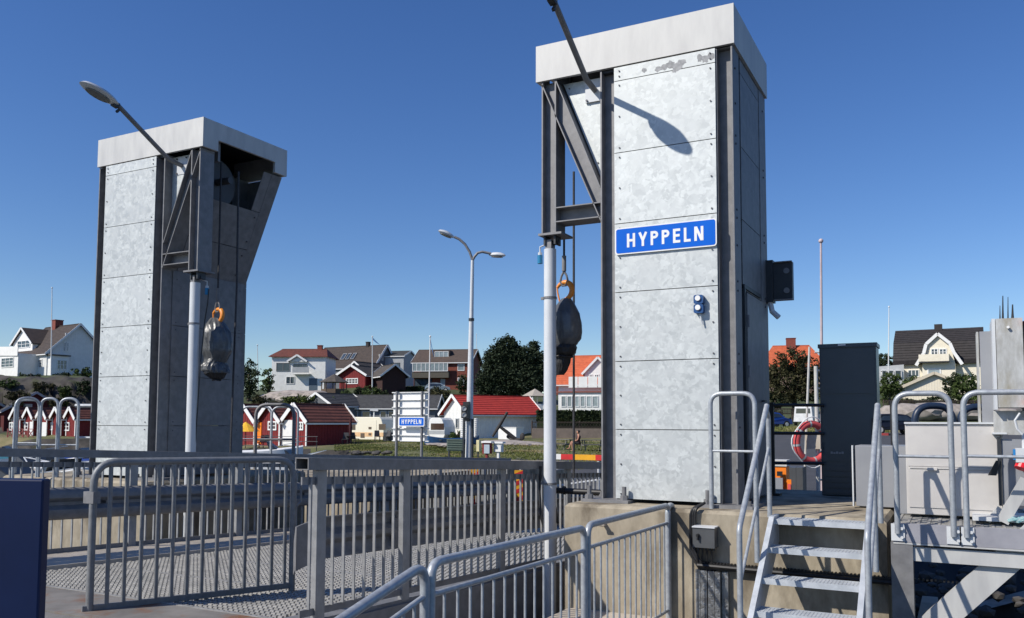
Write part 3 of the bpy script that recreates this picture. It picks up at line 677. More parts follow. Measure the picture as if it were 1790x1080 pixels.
def wbeam(label, X, ya, yb, ztop, h, face, flare):
    t = thing('guard_rail', label, 'guard rail', V(X, ya, rz(ya)))
    prof_ = [(0, 0), (.035, .02), (.06, .07), (.06, .10), (.0, .14), (.0, .17), (.06, .21), (.06, .24), (.035, .29), (0, .31)]
    b = MB(); vs = []; fs = []; ys = [ya+(yb-ya)*i/24 for i in range(25)]
    for i, y in enumerate(ys):
        k = 1.0; off = 0; hs = 1.0
        if flare and y < ya+.5: q = (ya+.5-y)/.5; off = -face*0+.0; hs = 1-.35*q
        for (o_, z_) in prof_:
            vs.append(V(X+face*o_, y, rz(y)+ztop-h*.5-(z_/.31-.5)*h*hs))
    n = len(prof_)
    for i in range(24):
        for j in range(n-1): fs.append((i*n+j, i*n+j+1, (i+1)*n+j+1, (i+1)*n+j))
    b.add(vs, fs); o = b.build('beam', GALV, t, smooth=True)
    md = o.modifiers.new('thickness', 'SOLIDIFY'); md.thickness = .006
    b = MB(); k = 0; y = ya+1.0
    b.box((-.05, -.04, -.16), (.0, .04, .10)); bl = b.build('spacer', GALV); Ms = []
    while y < yb: Ms.append(T((X-face*.0, y, rz(y)+ztop-h*.5))); y += 1.63
    repeat(t, bl, Ms)
    return t
wbeam('steel guard rail in front of the far ramp railing', XF+.12, -6, hx(890, 850, XF+.12).y, -.40, .34, 1, False)
gy = hx(513, 960, XN-.3).y
wn = wbeam('steel guard rail behind the near ramp railing with a pointed flared end', XN-.22, hx(560, 950, XN-.22).y, 6.5, -.44, .32, -1, False)
# flared end shoe
q0 = V(XN-.26, hx(562, 950, XN-.22).y, 0); zc = rz(q0.y)-.60
b = MB(); A0 = V(XN-.24, q0.y+.02, zc); tip = A0+V(-.05, -.23, -.02)
b.hexa([A0+V(0, 0, -.16), A0+V(.01, .01, -.16), tip+V(.01, .01, -.20), tip+V(0, 0, -.20), A0+V(0, 0, .16), A0+V(.01, .01, .16), tip+V(.01, .01, .12), tip+V(0, 0, .12)])
tip2 = tip+V(-.05, .03, 0)
b.hexa([tip+V(0, 0, -.20), tip+V(.01, .0, -.20), tip2+V(.01, .01, -.24), tip2+V(0, .01, -.24), tip+V(0, 0, .12), tip+V(.01, 0, .12), tip2+V(.01, .01, .0), tip2+V(0, .01, .0)])
b.build('end_shoe', GALV, wn)

# ------------------------------------------------------------------ swung-open gate on the ramp
gl = at(160, 955, 6.2); gr = at(512, 915, 7.22)
GA = V(gl.x, gl.y, 0); GB = V(gr.x, gr.y, 0); gd = (GB-GA).normalized(); gL = (GB-GA).length
gzt = at(330, 803, 6.7).z; bz0 = at(160, 1062, 6.2).z; bz1 = at(505, 1022, 7.2).z
t = thing('gate', 'galvanised tube gate with round corners standing open on the ramp deck', 'gate', V(GA.x, GA.y, bz0))
b = MB(); b.tube(fillet([GA+V(0, 0, bz0-.02), GA+V(0, 0, gzt), GB+V(0, 0, gzt-.02), GB+V(0, 0, bz1-.16)], .17, 8), .027, 14); b.build('frame', TUBE2, t, smooth=True)
b = MB(); b.bar(GA+V(0, 0, bz0)-gd*.05, GB+V(0, 0, bz1), .03, .045); b.build('bottom_bar', TUBE2, t)
for k in range(1, 14):
    p = GA+gd*(gL*k/13.6+.0); zb = bz0+(bz1-bz0)*k/13.6
    if k < 13 or True:
        b = MB(); b.tube([p+V(0, 0, zb+.02), p+V(0, 0, gzt-.025)], .0155, 8); b.build('bar', TUBE2, t, smooth=True)
p1 = GA+gd*(gL*4/13.6); p2 = GA+gd*(gL*5/13.6); b = MB(); b.bar(p1+V(0, 0, -.12), p2+V(0, 0, -.12), .015, .02); b.build('link', TUBE2, t)
b = MB(); b.box(GA+V(-.07, -.03, gzt-.30), GA+V(.04, .03, gzt-.215)); b.build('bracket', GALV, t)
hk = GB+gd*.07
b = MB(); b.tube([GB+V(0, 0, gzt-.15), hk+V(0, 0, gzt-.12), hk+V(0, 0, gzt-.38), hk-gd*.04+V(0, 0, gzt-.42)], .008, 6); b.build('latch', TUBE2, t)

# ------------------------------------------------------------------ blue steel bulwark of the ferry, lower left corner
b = MB(); a = at(76, 838, 3.6); e = at(78, 1085, 3.6)
P0 = V(a.x, a.y, a.z); ud = RH*-1
b.hexa([P0+V(0, 0, -1.4), P0+ud*1.5+V(0, 0, -1.4), P0+ud*1.5+FH*.06+V(0, 0, -1.4), P0+FH*.06+V(0, 0, -1.4), P0, P0+ud*1.5+V(0, 0, .02), P0+ud*1.5+FH*.06+V(0, 0, .02), P0+FH*.06])
o = b.build('bulwark', SHIPBLUE); tag(o, 'dark blue painted steel bulwark of the ferry in the lower left corner', 'bulwark')
md = o.modifiers.new('bevel', 'BEVEL'); md.width = .008; md.segments = 2

# ------------------------------------------------------------------ passengers' railing in front (to the plinth)
XW = 1.56
def hp(x, y): return hx(x, y, XW)
def panel(name, label, top, zfoot, nb, lower=.16, r=.025, legs=(True, True)):
    # top: two points of the hand rail; hoop with a lower rail and thin bars
    A, B = top; t = thing('handrail_panel', label, 'railing', V(A.x, A.y, zfoot), 'passenger railing panels before the plinth')
    b = MB(); b.tube(fillet([V(A.x, A.y, zfoot), A, B, V(B.x, B.y, zfoot)], .09, 8), r, 14); b.build('frame', TUBE, t, smooth=True)
    b = MB(); b.tube([A+V(0, 0, -lower), B+V(0, 0, -lower)], .015, 10); b.build('rail', TUBE, t, smooth=True)
    zb = zfoot+.09; d = B-A
    b = MB(); b.tube([V(A.x, A.y, zb), V(B.x, B.y, zb)], .015, 10); b.build('rail', TUBE, t, smooth=True)
    for k in range(1, nb+1):
        p = A+d*(k/(nb+1)); b = MB(); b.tube([V(p.x, p.y, zb), p+V(0, 0, -lower)], .0085, 8); b.build('bar', TUBE, t, smooth=True)
    return t
A = hp(753, 984); B = hp(1021, 922); zt_ = (A.z+B.z)/2
panel('b', 'long sloping railing panel with thin bars, left of the post pair before the plinth corner', (A, B), -1.0, 14)
C_ = hp(1027, 918); D_ = hp(1168, 883); panel('c', 'railing panel with dense thin bars right in front of the plinth face', (C_, D_), -1.0, 14)
E1 = hp(1176, 882); E2 = V(XW, -.42, E1.z); panel('d', 'narrow railing hoop where the passenger railing meets the plinth', (E1, E2), -1.0, 2)
A2 = hp(743, 985); B2 = hp(596, 1084); ext = (B2-A2).normalized(); B2 = A2+ext*1.6
panel('a', 'railing panel sloping down to the lower edge of the picture', (B2, A2), -1.15 if B2.z > -1 else -2.0, 16)

# ------------------------------------------------------------------ steps
SX0 = hz(1336, 908, 0).x; ztop = -.01
yTop = hz(1336, 908, -.03).y
SX1 = hy(1520, 918, yTop).x
st_ = thing('stairs', 'galvanised open steel steps up to the concrete plinth', 'stairs', V((SX0+SX1)/2, yTop, -.9))
lev = []
for k, (ya_) in enumerate((908, 961, 1016, 1071, 1126, 1181)):
    lev.append(ya_)
# rise / going solved from the photograph's front edges
rise, going = .205, .272
STEPM = mat('step_steel', (.56, .59, .62), (.46, .49, .52), 10, .5, .3, .02, rand=.04)
for k in range(6):
    z = -.02-k*rise; y = yTop-k*going
    b = MB(); b.box((SX0+.03, y-.001, z-.045), (SX1-.03, y+.006, z)); b.box((SX0+.03, y+.2, z-.045), (SX1-.03, y+.206, z))
    n = 27
    for i in range(n+1):
        xx = SX0+.03+(SX1-SX0-.06)*i/n; b.box((xx-.003, y+.006, z-.03), (xx+.003, y+.2, z-.001))
    for yy in (.035, .065, .095, .125, .155, .18): b.box((SX0+.03, y+yy, z-.024), (SX1-.03, y+yy+.012, z-.002))
    b.build('tread', STEPM, st_)
for X in (SX0-.012, SX1-.03):
    b = MB()
    b.prism([(X, yTop+.24, .0), (X, yTop-.02, .0), (X, yTop-6*going, -6*rise), (X, yTop-6*going+.1, -6*rise-.16), (X, yTop+.24, -.20)], V(.042, 0, 0)); b.build('stringer', STEPM, st_)
XL1 = SX0-.03; XR1 = hy(1534, 712, -.5).x
def srail(label, X, lab=0):
    t = thing('stair_handrail', label, 'handrail', V(X, yTop, -.9))
    b = MB(); b.tube(fillet([V(X, -.50, .945), V(X, -1.60, .01), V(X, -1.615, -1.6)], .10, 6), .022, 12); b.build('rail', TUBE, t, smooth=True)
    b = MB(); b.tube(fillet([V(X, -.445, -.02), V(X, -.445, .85), V(X, -.53, .90)], .05, 4), .021, 12); b.build('post', TUBE, t, smooth=True)
    b = MB(); b.tube([V(X, -.99, .50), V(X, -.99, -.33)], .021, 12); b.build('post', TUBE, t, smooth=True)
    b = MB(); b.tube([V(X, -.45, .58), V(X, -1.60, -.40)], .013, 10); b.build('knee_rail', TUBE, t, smooth=True)
srail('left tube handrail of the galvanised steps', XL1); srail('right tube handrail of the galvanised steps', XR1)

# ------------------------------------------------------------------ hoops
def hoop(label, P, Q, h, midz, r=.022, m=TUBE, group=None, name='guard_hoop', fil=.11, zb=None):
    t = thing(name, label, 'railing', P, group)
    b = MB(); b.tube(fillet([P, P+V(0, 0, h), Q+V(0, 0, h), Q], fil, 8), r, 12); b.build('hoop', m, t, smooth=True)
    b = MB(); b.tube([P+V(0, 0, midz), Q+V(0, 0, midz)], r*.6, 10); b.build('knee_rail', m, t, smooth=True)
    return t
P = hz(1244, 889, 0); Q = hy(1325, 889, P.y); 
hoop('tall galvanised hoop railing on the plinth before the right tower foot', P, V(P.x+.405, P.y, 0), 1.064, .533)
# three hoops on the left plinth
def H0(x, y): return hz(x, y, 0)
hh = [((22, 836), (64, 834)), ((67, 834), (97, 834)), ((100, 834), (133, 834))]
for i, (a, c) in enumerate(hh):
    lab = ['leftmost of the three hoops beside the left tower', 'middle one of the three hoops beside the left tower', 'rightmost of the three hoops, nearest the left tower'][i]
    hoop('galvanised hoop railing, '+lab, H0(*a), H0(*c), 1.10, .45, .02, TUBE, 'hoops on the left plinth', fil=.14)
P = at(30, 737.6, 12.9); P = V(P.x, P.y, 0)
hoop('galvanised hoop railing standing behind the leftmost hoop', P, P+RH*.33, 1.1, .45, .02, TUBE, 'hoops on the left plinth')
b = MB(); a = at(132, 709, 13.2); c = at(168, 709, 13.2); b.tube([a, c], .03, 8); tag(b.build('railing_bar', TUBE), 'upper galvanised bar joining the hoops to the left tower', 'railing'); b = MB(); a = at(132, 765, 13.2); c = at(168, 765, 13.2); b.tube([a, c], .02, 8)
tag(b.build('railing_bar', TUBE), 'lower galvanised bar joining the hoops to the left tower', 'railing')
# hoops behind the left tower
P = at(446, 790, 14.2); Q = at(513, 790, 14.2); zg = -.2
hoop('dark steel hoop railing right of the left tower, shaded', V(P.x, P.y, zg), V(Q.x, Q.y, zg), at(446, 707, 14.2).z-zg, at(446, 768, 14.2).z-zg, .03, GALV, fil=.2)
P = at(474, 790, 15.2); Q = at(520, 790, 15.2)
hoop('pale tube hoop behind the dark hoop right of the left tower', V(P.x, P.y, zg), V(Q.x, Q.y, zg), at(474, 711, 15.2).z-zg, at(474, 767, 15.2).z-zg, .019, TUBE, fil=.15)
P = at(420, 790, 15.6); Q = at(473, 790, 15.6)
hoop('pale tube hoop half hidden behind the left tower', V(P.x, P.y, zg), V(Q.x, Q.y, zg), at(474, 711, 15.6).z-zg, at(474, 767, 15.6).z-zg, .019, TUBE, fil=.15)
b = MB(); b.box((-8.3, 4.0, -2.4), (-5.0, 12, -.2)); tag(b.build('jetty', CONC), 'low concrete jetty behind the left tower', 'jetty')

# ------------------------------------------------------------------ junction box, cables and cable trays on the plinth
yf = -.36
def fz(x, y): return hy(x, y, yf-.02)
t = thing('junction_box', 'dark grey electric box on the plinth face with cables below', 'electric box', fz(1240, 940))
a = fz(1217, 919); c = fz(1255, 956)
b = MB(); b.box((a.x, yf-.14, c.z), (c.x, yf-.005, a.z)); b.build('body', mat('box_grey', (.075, .08, .085), None, 5, .45), t)
b = MB(); b.box((a.x-.004, yf-.15, a.z), (c.x+.004, yf-.003, a.z+.01)); b.build('lid', POLE, t)
b = MB(); b.cyl(V(a.x+.05, yf-.14, (a.z+c.z)/2+.02), V(a.x+.05, yf-.16, (a.z+c.z)/2+.02), .016, 10); b.bar(V(a.x+.05, yf-.16, (a.z+c.z)/2+.03), V(a.x+.05, yf-.16, (a.z+c.z)/2-.02), .012, .02, V(0, 1, 0)); b.build('switch', BLACKR, t)
b = MB()
for k in range(5): b.cyl(V(a.x+.03+k*.035, yf-.07, c.z), V(a.x+.03+k*.035, yf-.07, c.z-.03), .012, 8)
b.build('cable_glands', DARK, t)
b = MB()
for k, off in enumerate((0, .028, .052)):
    b.tube(fillet([fz(1228, 884)+V(0, .08, .02), fz(1212+off*70, 888)+V(off*.2, -.02, .0), fz(1208+off*150, 900)+V(0, -.02, 0), fz(1208+off*150, 960)+V(0, -.02, 0), fz(1218+off*100, 978)+V(0, -.03, 0), fz(1232+off*100, 985)+V(0, -.02, 0)], .05, 4), .013, 8)
for k in range(4):
    b.tube([V(a.x+.03+k*.04, yf-.07, c.z-.03), V(a.x+.02+k*.045, yf-.07, c.z-.10), V(a.x+.03+k*.04, yf-.05, c.z-.2)], .008, 6)
tag(b.build('cable_bundle', BLACKR, smooth=True), 'bundle of black cables bending over the plinth edge beside the electric box', 'cables')
b = MB(); p0 = fz(1222, 986); p1 = fz(1560, 1012)
zc_ = p0.z; b.box((p0.x, yf-.06, zc_-.035), (3.5, yf-.01, zc_+.02))
for k in range(70): b.box((p0.x+.02+k*.03, yf-.066, zc_+.02), (p0.x+.034+k*.03, yf-.02, zc_+.03))
b.tube([V(p0.x, yf-.075, zc_), V(2.9, yf-.075, zc_-.01), V(3.6, yf-.08, zc_-.015)], .02, 8)
tag(b.build('cable_tray', BLACKR), 'black cable tray running along the plinth behind the steps', 'cable tray')
CHK = mat('chequer_plate', (.34, .35, .36), (.22, .225, .23), 28, .35, .7, .3, 'voronoi', rand=.05)
cv = thing('cable_cover', 'chequer plate cable channels running down the plinth below the electric box', 'cable cover', V(fz(1235, 1000).x, yf, -.9))
for i, (x0, x1, dep) in enumerate(((1217, 1225, .05), (1227, 1238, .075), (1240, 1251, .075), (1253, 1262, .10), (1263, 1274, .05))):
    a = fz(x0, 1000); c = fz(x1, 1000); b = MB(); b.box((a.x, yf-dep, -2.2), (c.x, yf-.002, p0.z-.045))
    for k in range(26):     # raised lozenges
        zz = p0.z-.06-k*.04; xm = (a.x+c.x)/2; w_ = (c.x-a.x)*.36
        b.add([V(xm-w_, yf-dep-.004, zz), V(xm, yf-dep-.004, zz-.008), V(xm+w_, yf-dep-.004, zz), V(xm, yf-dep-.004, zz+.008), V(xm, yf-dep+.001, zz)], [(0, 1, 2, 3), (0, 1, 4), (1, 2, 4), (2, 3, 4), (3, 0, 4)])
    b.build('channel', CHK, cv)
b = MB(); p = hy(1057, 916, yf); q = p+V(.08, -.11, -.09); b.bar(p+V(0, .02, 0), p+V(0, -.08, .0), .03, .03); b.cyl(p+V(-.03, -.08, 0), p+V(.03, -.08, 0), .012, 8)
tag(b.build('wall_bracket', CONC2), 'small steel peg sticking out of the plinth face', 'bracket')
YREF = {}
def ybox(name, x0, y0, x1, y1, d, dep, m, par):    # box facing the ferry (-Y), pieces of one thing share its front plane
    k = par.name if par else None
    if k is None or k not in YREF:
        Y = at((x0+x1)/2, (y0+y1)/2, d).y
        if k: YREF[k] = (Y, d)
    else: Y = YREF[k][0]+(d-YREF[k][1])
    a = hy(x0, y1, Y); c = hy(x1, y0, Y); z0 = hy((x0+x1)/2, y1, Y).z; z1 = hy((x0+x1)/2, y0, Y).z
    b = MB(); b.box((a.x, Y, z0), (c.x, Y+dep, z1)); return b.build(name, m, par)

# ================================================================== RIGHT PLATFORM AND ITS CABINETS
PY = -.55
t = thing('platform', 'galvanised steel platform frame at the right with deck grating and a diagonal brace', 'platform', V(4.4, PY, 0))
b = MB(); b.box((3.46, PY, -.15), (8.0, PY+.06, -.004)); b.build('edge_beam', mat('grey_beam', (.34, .34, .37), (.28, .28, .31), 6, .6, .1), t)
b = MB(); b.box((3.55, PY+.03, -.295), (8.0, PY+.09, -.185)); b.box((3.46, PY-.0, -.165), (8, PY+.12, -.152)); b.build('lower_beam', GALV_CAP, t)
b = MB(); b.box((3.44, PY+.005, -2.2), (3.60, PY+.02, -.155)); b.box((3.44, PY+.021, -2.2), (3.455, PY+.16, -.155)); b.box((3.585, PY+.021, -2.2), (3.6, PY+.16, -.155)); b.build('post', GALV, t)
b = MB(); A = hy(1768, 972, PY+.1); B = hy(1668, 1060, PY+.1); d_ = (A-B).normalized(); b.bar(A+d_*.3, B-d_*1.2, .05, .20); b.build('brace', GALV_CAP, t)
b = MB()
for k in range(60): b.box((3.48+k*.075, PY+.065, -.03), (3.50+k*.075, 1.3, -.002))
for k in range(28): b.box((3.48, PY+.08+k*.065, -.028), (8, PY+.095+k*.065, -.006))
b.build('deck_grating', GRATE, t, kind='stuff')
b = MB(); b.box((3.62, PY+.8, -.35), (8, PY+.86, -.2)); b.box((3.7, 1.2, -.4), (8, 1.26, -.05)); b.build('inner_beam', DARK, t)
b = MB(); b.box((3.55, .0, -1.25), (3.7, 2.2, -1.05)); b.hexa([hz(1640, 1070, -1.5), hz(1800, 1030, -1.5), hz(1800, 1045, -1.5), hz(1640, 1087, -1.5), hz(1640, 1070, -1.3), hz(1800, 1030, -1.3), hz(1800, 1045, -1.3), hz(1640, 1087, -1.3)])
tag(b.build('concrete_sill', CONC2), 'pale concrete sill lying among the stones under the platform', 'concrete beam')
def hoopR(label, x0, x1, yt, ym):
    P = hy(x0, 916, PY-.03); Q = hy(x1, 920, PY-.03); h = hy(x0, yt, PY-.03).z; t = hoop(label, V(P.x, P.y, -.08), V(Q.x, Q.y, -.08), h+.08, hy(x0, ym, PY-.03).z+.08, fil=.12)
    for X in (P.x, Q.x):
        b = MB(); b.box((X-.05, PY-.012, -.14), (X+.05, PY-.002, -.005))
        for z in (-.11, -.04): b.cyl((X+.03, PY-.013, z), (X+.03, PY-.035, z), .013, 6)
        b.build('foot_plate', POLE, t)
hoopR('galvanised hoop railing at the platform corner, right of the steps', 1569, 1667, 688, 797)
hoopR('galvanised hoop railing at the right edge of the picture', 1690, 1850, 686, 797)
def cab(label, name, x0, y0, x1, y1, Y, dep, m, kind='cabinet'):
    a = hy(x0, y1, Y); c = hy(x1, y0, Y); t = thing(name, label, kind, V((a.x+c.x)/2, Y, a.z)); z0 = hy((x0+x1)/2, y1, Y).z; z1 = hy((x0+x1)/2, y0, Y).z
    b = MB(); b.box((a.x, Y, z0), (c.x, Y+dep, z1)); o = b.build('body', m, t); md = o.modifiers.new('bevel', 'BEVEL'); md.width = .006; md.segments = 2
    return t, a.x, c.x, z0, z1
KIO = mat('dark_blue_grey_cabinet', (.040, .055, .072), (.032, .045, .060), 3, .4, 0, .01, rand=.03)
GREYC = mat('grey_cabinet', (.27, .28, .30), (.24, .25, .27), 3, .45, 0, 0, rand=.03)
LGREY = mat('light_grey_sheet', (.58, .56, .53), (.50, .48, .46), 2.5, .5, .05, .01, rand=.03, c3=(.42, .40, .37), s3=3, t3=.62)
t, xa, xb, z0, z1 = cab('tall dark blue grey steel kiosk cabinet standing on the plinth', 'cabinet', 1437, 602, 1531, 867, 1.87, .35, KIO)
zs = hy(1480, 691, 1.87).z; zb = hy(1480, 808, 1.87).z
b = MB(); b.box((xa-.012, 1.85, z1-.03), (xb+.012, 2.235, z1+.012)); b.build('roof', KIO, t)
b = MB(); b.box((xa+.02, 1.862, zs+.02), (xb-.02, 1.872, z1-.05)); b.build('upper_door', KIO, t)
b = MB(); b.box((xa+.02, 1.862, zb+.01), (xb-.02, 1.872, zs-.02)); dr = b.build('lower_door', KIO, t)
b = MB()
for k in range(5): b.box((xa+.1+k*.028, 1.857, zb+.09), (xa+.122+k*.028, 1.861, zb+.115-.008*(k % 2)))
b.build('door_badge', GREYC, dr)
for k in range(5):
    b = MB(); b.box((xa+.03, 1.86, .03+k*.062), (xb-.03, 1.872, .03+k*.062+.05)); b.build('louvre', KIO, t)
b = MB(); b.box((xb-.06, 1.845, zs-.45), (xb-.045, 1.862, zs-.25)); b.build('handle', BLACKR, dr)
for zz in (zs-.15, zs-.55, zb+.12):
    b = MB(); b.cyl((xa+.025, 1.858, zz-.04), (xa+.025, 1.858, zz+.04), .009, 8); b.build('hinge', KIO, dr)
b = MB(); b.box((xa+.2, 1.835, z1-.012), (xa+.28, 1.845, z1+.004)); b.build('plate', WHITE, t)
t, xa, xb, z0, z1 = cab('low grey steel cabinet beside the steps, in front of the dark kiosk', 'cabinet', 1497, 779, 1562, 886, .60, .45, GREYC)
b = MB(); b.box((xa-.03, .58, z0), (xa-.018, .66, z1)); b.build('door_edge', POLE, t)
b = MB(); a = hy(1562, 780, .25); c = hy(1592, 905, .25); b.box((a.x, .25, 0), (c.x, .95, a.z)); tag(b.build('cabinet', GREYC), 'narrow grey cabinet squeezed between the low cabinet and the pale one', 'cabinet')
t, xa, xb, z0, z1 = cab('wide pale grey sheet metal enclosure behind the platform hoops', 'cabinet', 1586, 741, 1752, 902, .02, .9, LGREY)
zm = hy(1650, 818, .02).z
b = MB(); b.box((xa+.03, .005, zm-.008), (xb, .02, zm+.008)); b.box((xa+.16, -.01, zm-.02), (xa+.24, .004, zm+.0)); b.build('seam_bar', LGREY, t)
b = MB(); b.box((xa+.02, .012, zm+.012), (xb-.02, .019, z1-.02)); b.build('upper_panel', LGREY, t)
b = MB(); b.box((xa+.02, .012, z0+.06), (xb-.02, .019, zm-.012)); b.build('lower_panel', LGREY, t)
b = MB(); b.box((xa-.005, .0, z1), (xb+.02, .93, z1+.015)); b.build('top', POLE, t)
# lift machine at the right edge
t = thing('hoist_machine', 'tall galvanised hoist box with lichen stains, red lamps and aerials at the right edge', 'machine', V(5.0, .0, 0))
LICH = mat('stained_galvanised', (.50, .51, .50), (.36, .36, .34), 20, .6, .1, .05, rand=0, stretch=(1, 1, .35), c3=(.27, .235, .15), s3=3.0, t3=.54)
Ym = -.12
def bx(name, x0, y0, x1, y1, Y, dep, m, par=None):
    z0_ = hy((x0+x1)/2, y1, Y).z; z1_ = hy((x0+x1)/2, y0, Y).z; b = MB(); b.box((hy(x0, y0, Y).x, Y, z0_), (hy(x1, y0, Y).x, Y+dep, z1_)); o = b.build(name, m, par if par else t); return o
bx('upper_box', 1740, 556, 1787, 712, Ym, .5, LICH); bx('box_edge', 1733, 557, 1739, 716, Ym+.01, .5, POLE)
bx('side_panel', 1712, 579, 1735, 818, .12, .05, GREYC); bx('panel_edge', 1706, 580, 1710, 815, .16, .3, LICH)
bx('box_side', 1788, 560, 1830, 720, Ym+.02, .5, DARK)
bx('bracket_plate', 1736, 718, 1800, 760, Ym+.1, .03, LICH); bx('shelf', 1735, 756, 1760, 759, Ym-.05, .2, POLE)
bx('lower_door', 1750, 768, 1830, 884, Ym, .05, GREYC); bx('door_edge', 1743, 765, 1749, 884, Ym-.02, .1, DARK)
bx('base_plate', 1700, 905, 1800, 912, -.3, .5, POLE)
for nm, x0, x1, m in (('red_lamp', 1784, 1800, mat('red_plastic', (.75, .02, .03), None, 5, .35)),):
    b = MB(); c = hy(1791, 560, Ym-.03); b.cyl(c, c+V(.08, 0, 0), .035, 12); b.build('red_lamp', m, t)
    b = MB(); c = hy(1791, 703, Ym-.03); b.cyl(c, c+V(.08, 0, 0), .03, 12); b.build('red_lamp', m, t)
for x, y0, w_ in ((1748, 534, .008), (1753, 517, .012), (1762, 519, .008), (1770, 532, .016)):
    b = MB(); p = hy(x, y0, .1); q = hy(x, 557, .1); b.tube([q, q+(p-q)*.4, p], .01, 8, rr=[w_*.7, w_*.5, w_*.3]); b.build('aerial', BLACKR, t)
b = MB(); c = hy(1762, 572, Ym-.01); b.cyl(c, c+V(0, -.02, 0), .011, 10); b.build('knob', WHITE, t)
b = MB(); A = hy(1795, 838, -.28); B = hy(1752, 912, -.28); b.bar(A, B, .05, .09); A = hy(1749, 888, -.1); B = hy(1728, 912, -.1); b.bar(A, B, .04, .05); b.build('strut', GALV_CAP, t)
b = MB(); a = hy(1741, 805, Ym-.04); b.hexa([a+V(-.0, 0, 0), a+V(.03, 0, 0), a+V(.03, .03, 0), a+V(0, .03, 0), a+V(-.06, 0, -.12), a+V(.0, 0, -.12), a+V(.0, .03, -.12), a+V(-.06, .03, -.12)]); b.build('handle', BLACKR, t)
b = MB(); b.tube([hy(1783, 722, -.2), hy(1774, 735, -.2), hy(1778, 750, -.2), hy(1792, 764, -.2)], .009, 8); b.build('hose', POLE, t)
s_ = thing('power_socket', 'white and blue industrial socket with red cap hanging beside the hoist box', 'socket', hy(1785, 800, -.3))
b = MB(); c = hy(1776, 808, -.3); b.box(c, c+V(.16, .1, .11)); b.tube([c+V(.06, .05, .11), c+V(.06, .05, .2), c+V(.09, .05, .25)], .014, 8); b.build('body', POLE, s_)
b = MB(); b.box(c+V(-.015, 0, .02), c+V(-.001, .1, .10)); b.build('blue_side', mat('bright_blue', (.02, .25, .62), None, 5, .4), s_)
b = MB(); b.cyl(c+V(.05, .05, -.001), c+V(.03, .03, -.05), .045, 14); b.build('red_cap', mat('red_plastic', (.6, .02, .02)), s_)
b = MB(); random.seed(3)
for k in range(7):
    c = hy(1775+k*2.2, 911, -.3)+V(0, 0, random.uniform(0, .03)); b.tube([c+V(math.cos(a)*.05, math.sin(a)*.03, .01*math.sin(3*a+k)) for a in [i*.6 for i in range(10)]], .008, 6)
tag(b.build('rope', mat('cyan_rope', (.12, .38, .42), (.4, .5, .5), 60, .8)), 'small tangle of pale cyan rope on the platform at the right edge', 'rope')
# black railing beside the right tower
t = thing('railing', 'black steel railing with three bars between the right tower and the dark kiosk', 'railing', V(2.2, 1.55, 0))
RY = 1.6
for x, nm in ((1352, 'post'),):
    p = hy(x, 868, RY); b = MB(); b.box((p.x-.02, RY-.02, 0), (p.x+.02, RY+.02, hy(x, 703, RY).z)); b.box((p.x-.06, RY-.06, 0), (p.x+.08, RY+.06, .03)); b.build(nm, BLACKR, t)
for y in (708, 757, 809):
    b = MB(); b.tube([hy(1345, y, RY), V(hy(1436, y, RY).x, RY+.2, hy(1345, y, RY).z)], .018, 8); b.build('bar', BLACKR, t)
b = MB(); p = hy(1559, 700, .9); b.box((p.x-.02, .9, 0), (p.x+.03, .95, p.z)); tag(b.build('black_post', BLACKR), 'black square post behind the narrow cabinet', 'post')
NAVY = mat('navy_tube', (.02, .035, .07), None, 10, .4)
def nhoop(label, x0, x1, yt, d, z=-.6):
    P = at(x0, 800, d); Q = at(x1, 800, d); P.z = Q.z = z; hoop(label, P, Q, at(x0, yt, d).z-z, .9, .05, NAVY, fil=.25)
nhoop('dark blue bent tube barrier behind the pale enclosure', 1601, 1668, 709, 12.5); nhoop('dark blue bent tube barrier further right behind the tall grey panel', 1681, 1740, 711, 12.5)

# ================================================================== ON THE QUAY (right)
STEEL_L = mat('light_steel', (.62, .61, .57), None, 10, .5)
t = thing('life_ring_stand', 'steel ladder mast with a leaning boat hook beside the dark kiosk', 'mast', on(1426, 15.5))
d0 = 15.5
def P(x, y, d=d0): return at(x, y, d)
zb = on(1426, d0).z
b = MB(); q = P(1426, 640); b.tube([V(q.x, q.y, zb), q], .035, 10); b.build('upright', STEEL_L, t)
b = MB(); q = P(1438, 640); b.tube([V(q.x, q.y, zb), q], .025, 8); b.build('upright', STEEL_L, t)
for k in range(9):
    z = zb+.35+k*.33; b = MB(); a = P(1426, 700); c = P(1438, 700); b.cyl((a.x, a.y, z), (c.x, c.y, z), .017, 8); b.build('rung', STEEL_L, t)
b = MB(); q0 = P(1405, 870); q1 = P(1415, 606); b.tube([q0, q1], .02, 8); b.build('boat_hook', STEEL_L, t)
t = thing('life_ring', 'red and white life ring with rope hanging on the mast by the kiosk', 'life ring', P(1418, 773))
c = P(1419, 773, 15.3); REDL = mat('life_ring_red', (.66, .09, .085), (.52, .07, .07), 5, .5); ex = (RH*.88+FH*.25).normalized(); 
for k in range(8):
    a0 = k*math.pi/4+.2; a1 = a0+(math.pi/4)*(.86 if 1 else 1); seg = lambda a: c+ex*(.31*math.cos(a))+ZV*(.33*math.sin(a))
    b = MB(); b.tube([seg(a0+(a1-a0)*i/5) for i in range(6)], .062, 12, caps=False); b.build('red_segment', REDL, t, smooth=True)
    b = MB(); b.tube([seg(a1+(a0+math.pi/4-a1)*i/2) for i in range(3)], .066, 12, caps=False); b.build('white_band', GALV_CAP, t, smooth=True)
b = MB(); b.tube([c+ex*(.41*math.cos(a)*(1+.06*math.cos(4*a)))+ZV*(.43*math.sin(a)*(1+.06*math.cos(4*a)))-FH*.05 for a in [i*.2 for i in range(33)]], .011, 6); b.build('grab_rope', WHITE, t)
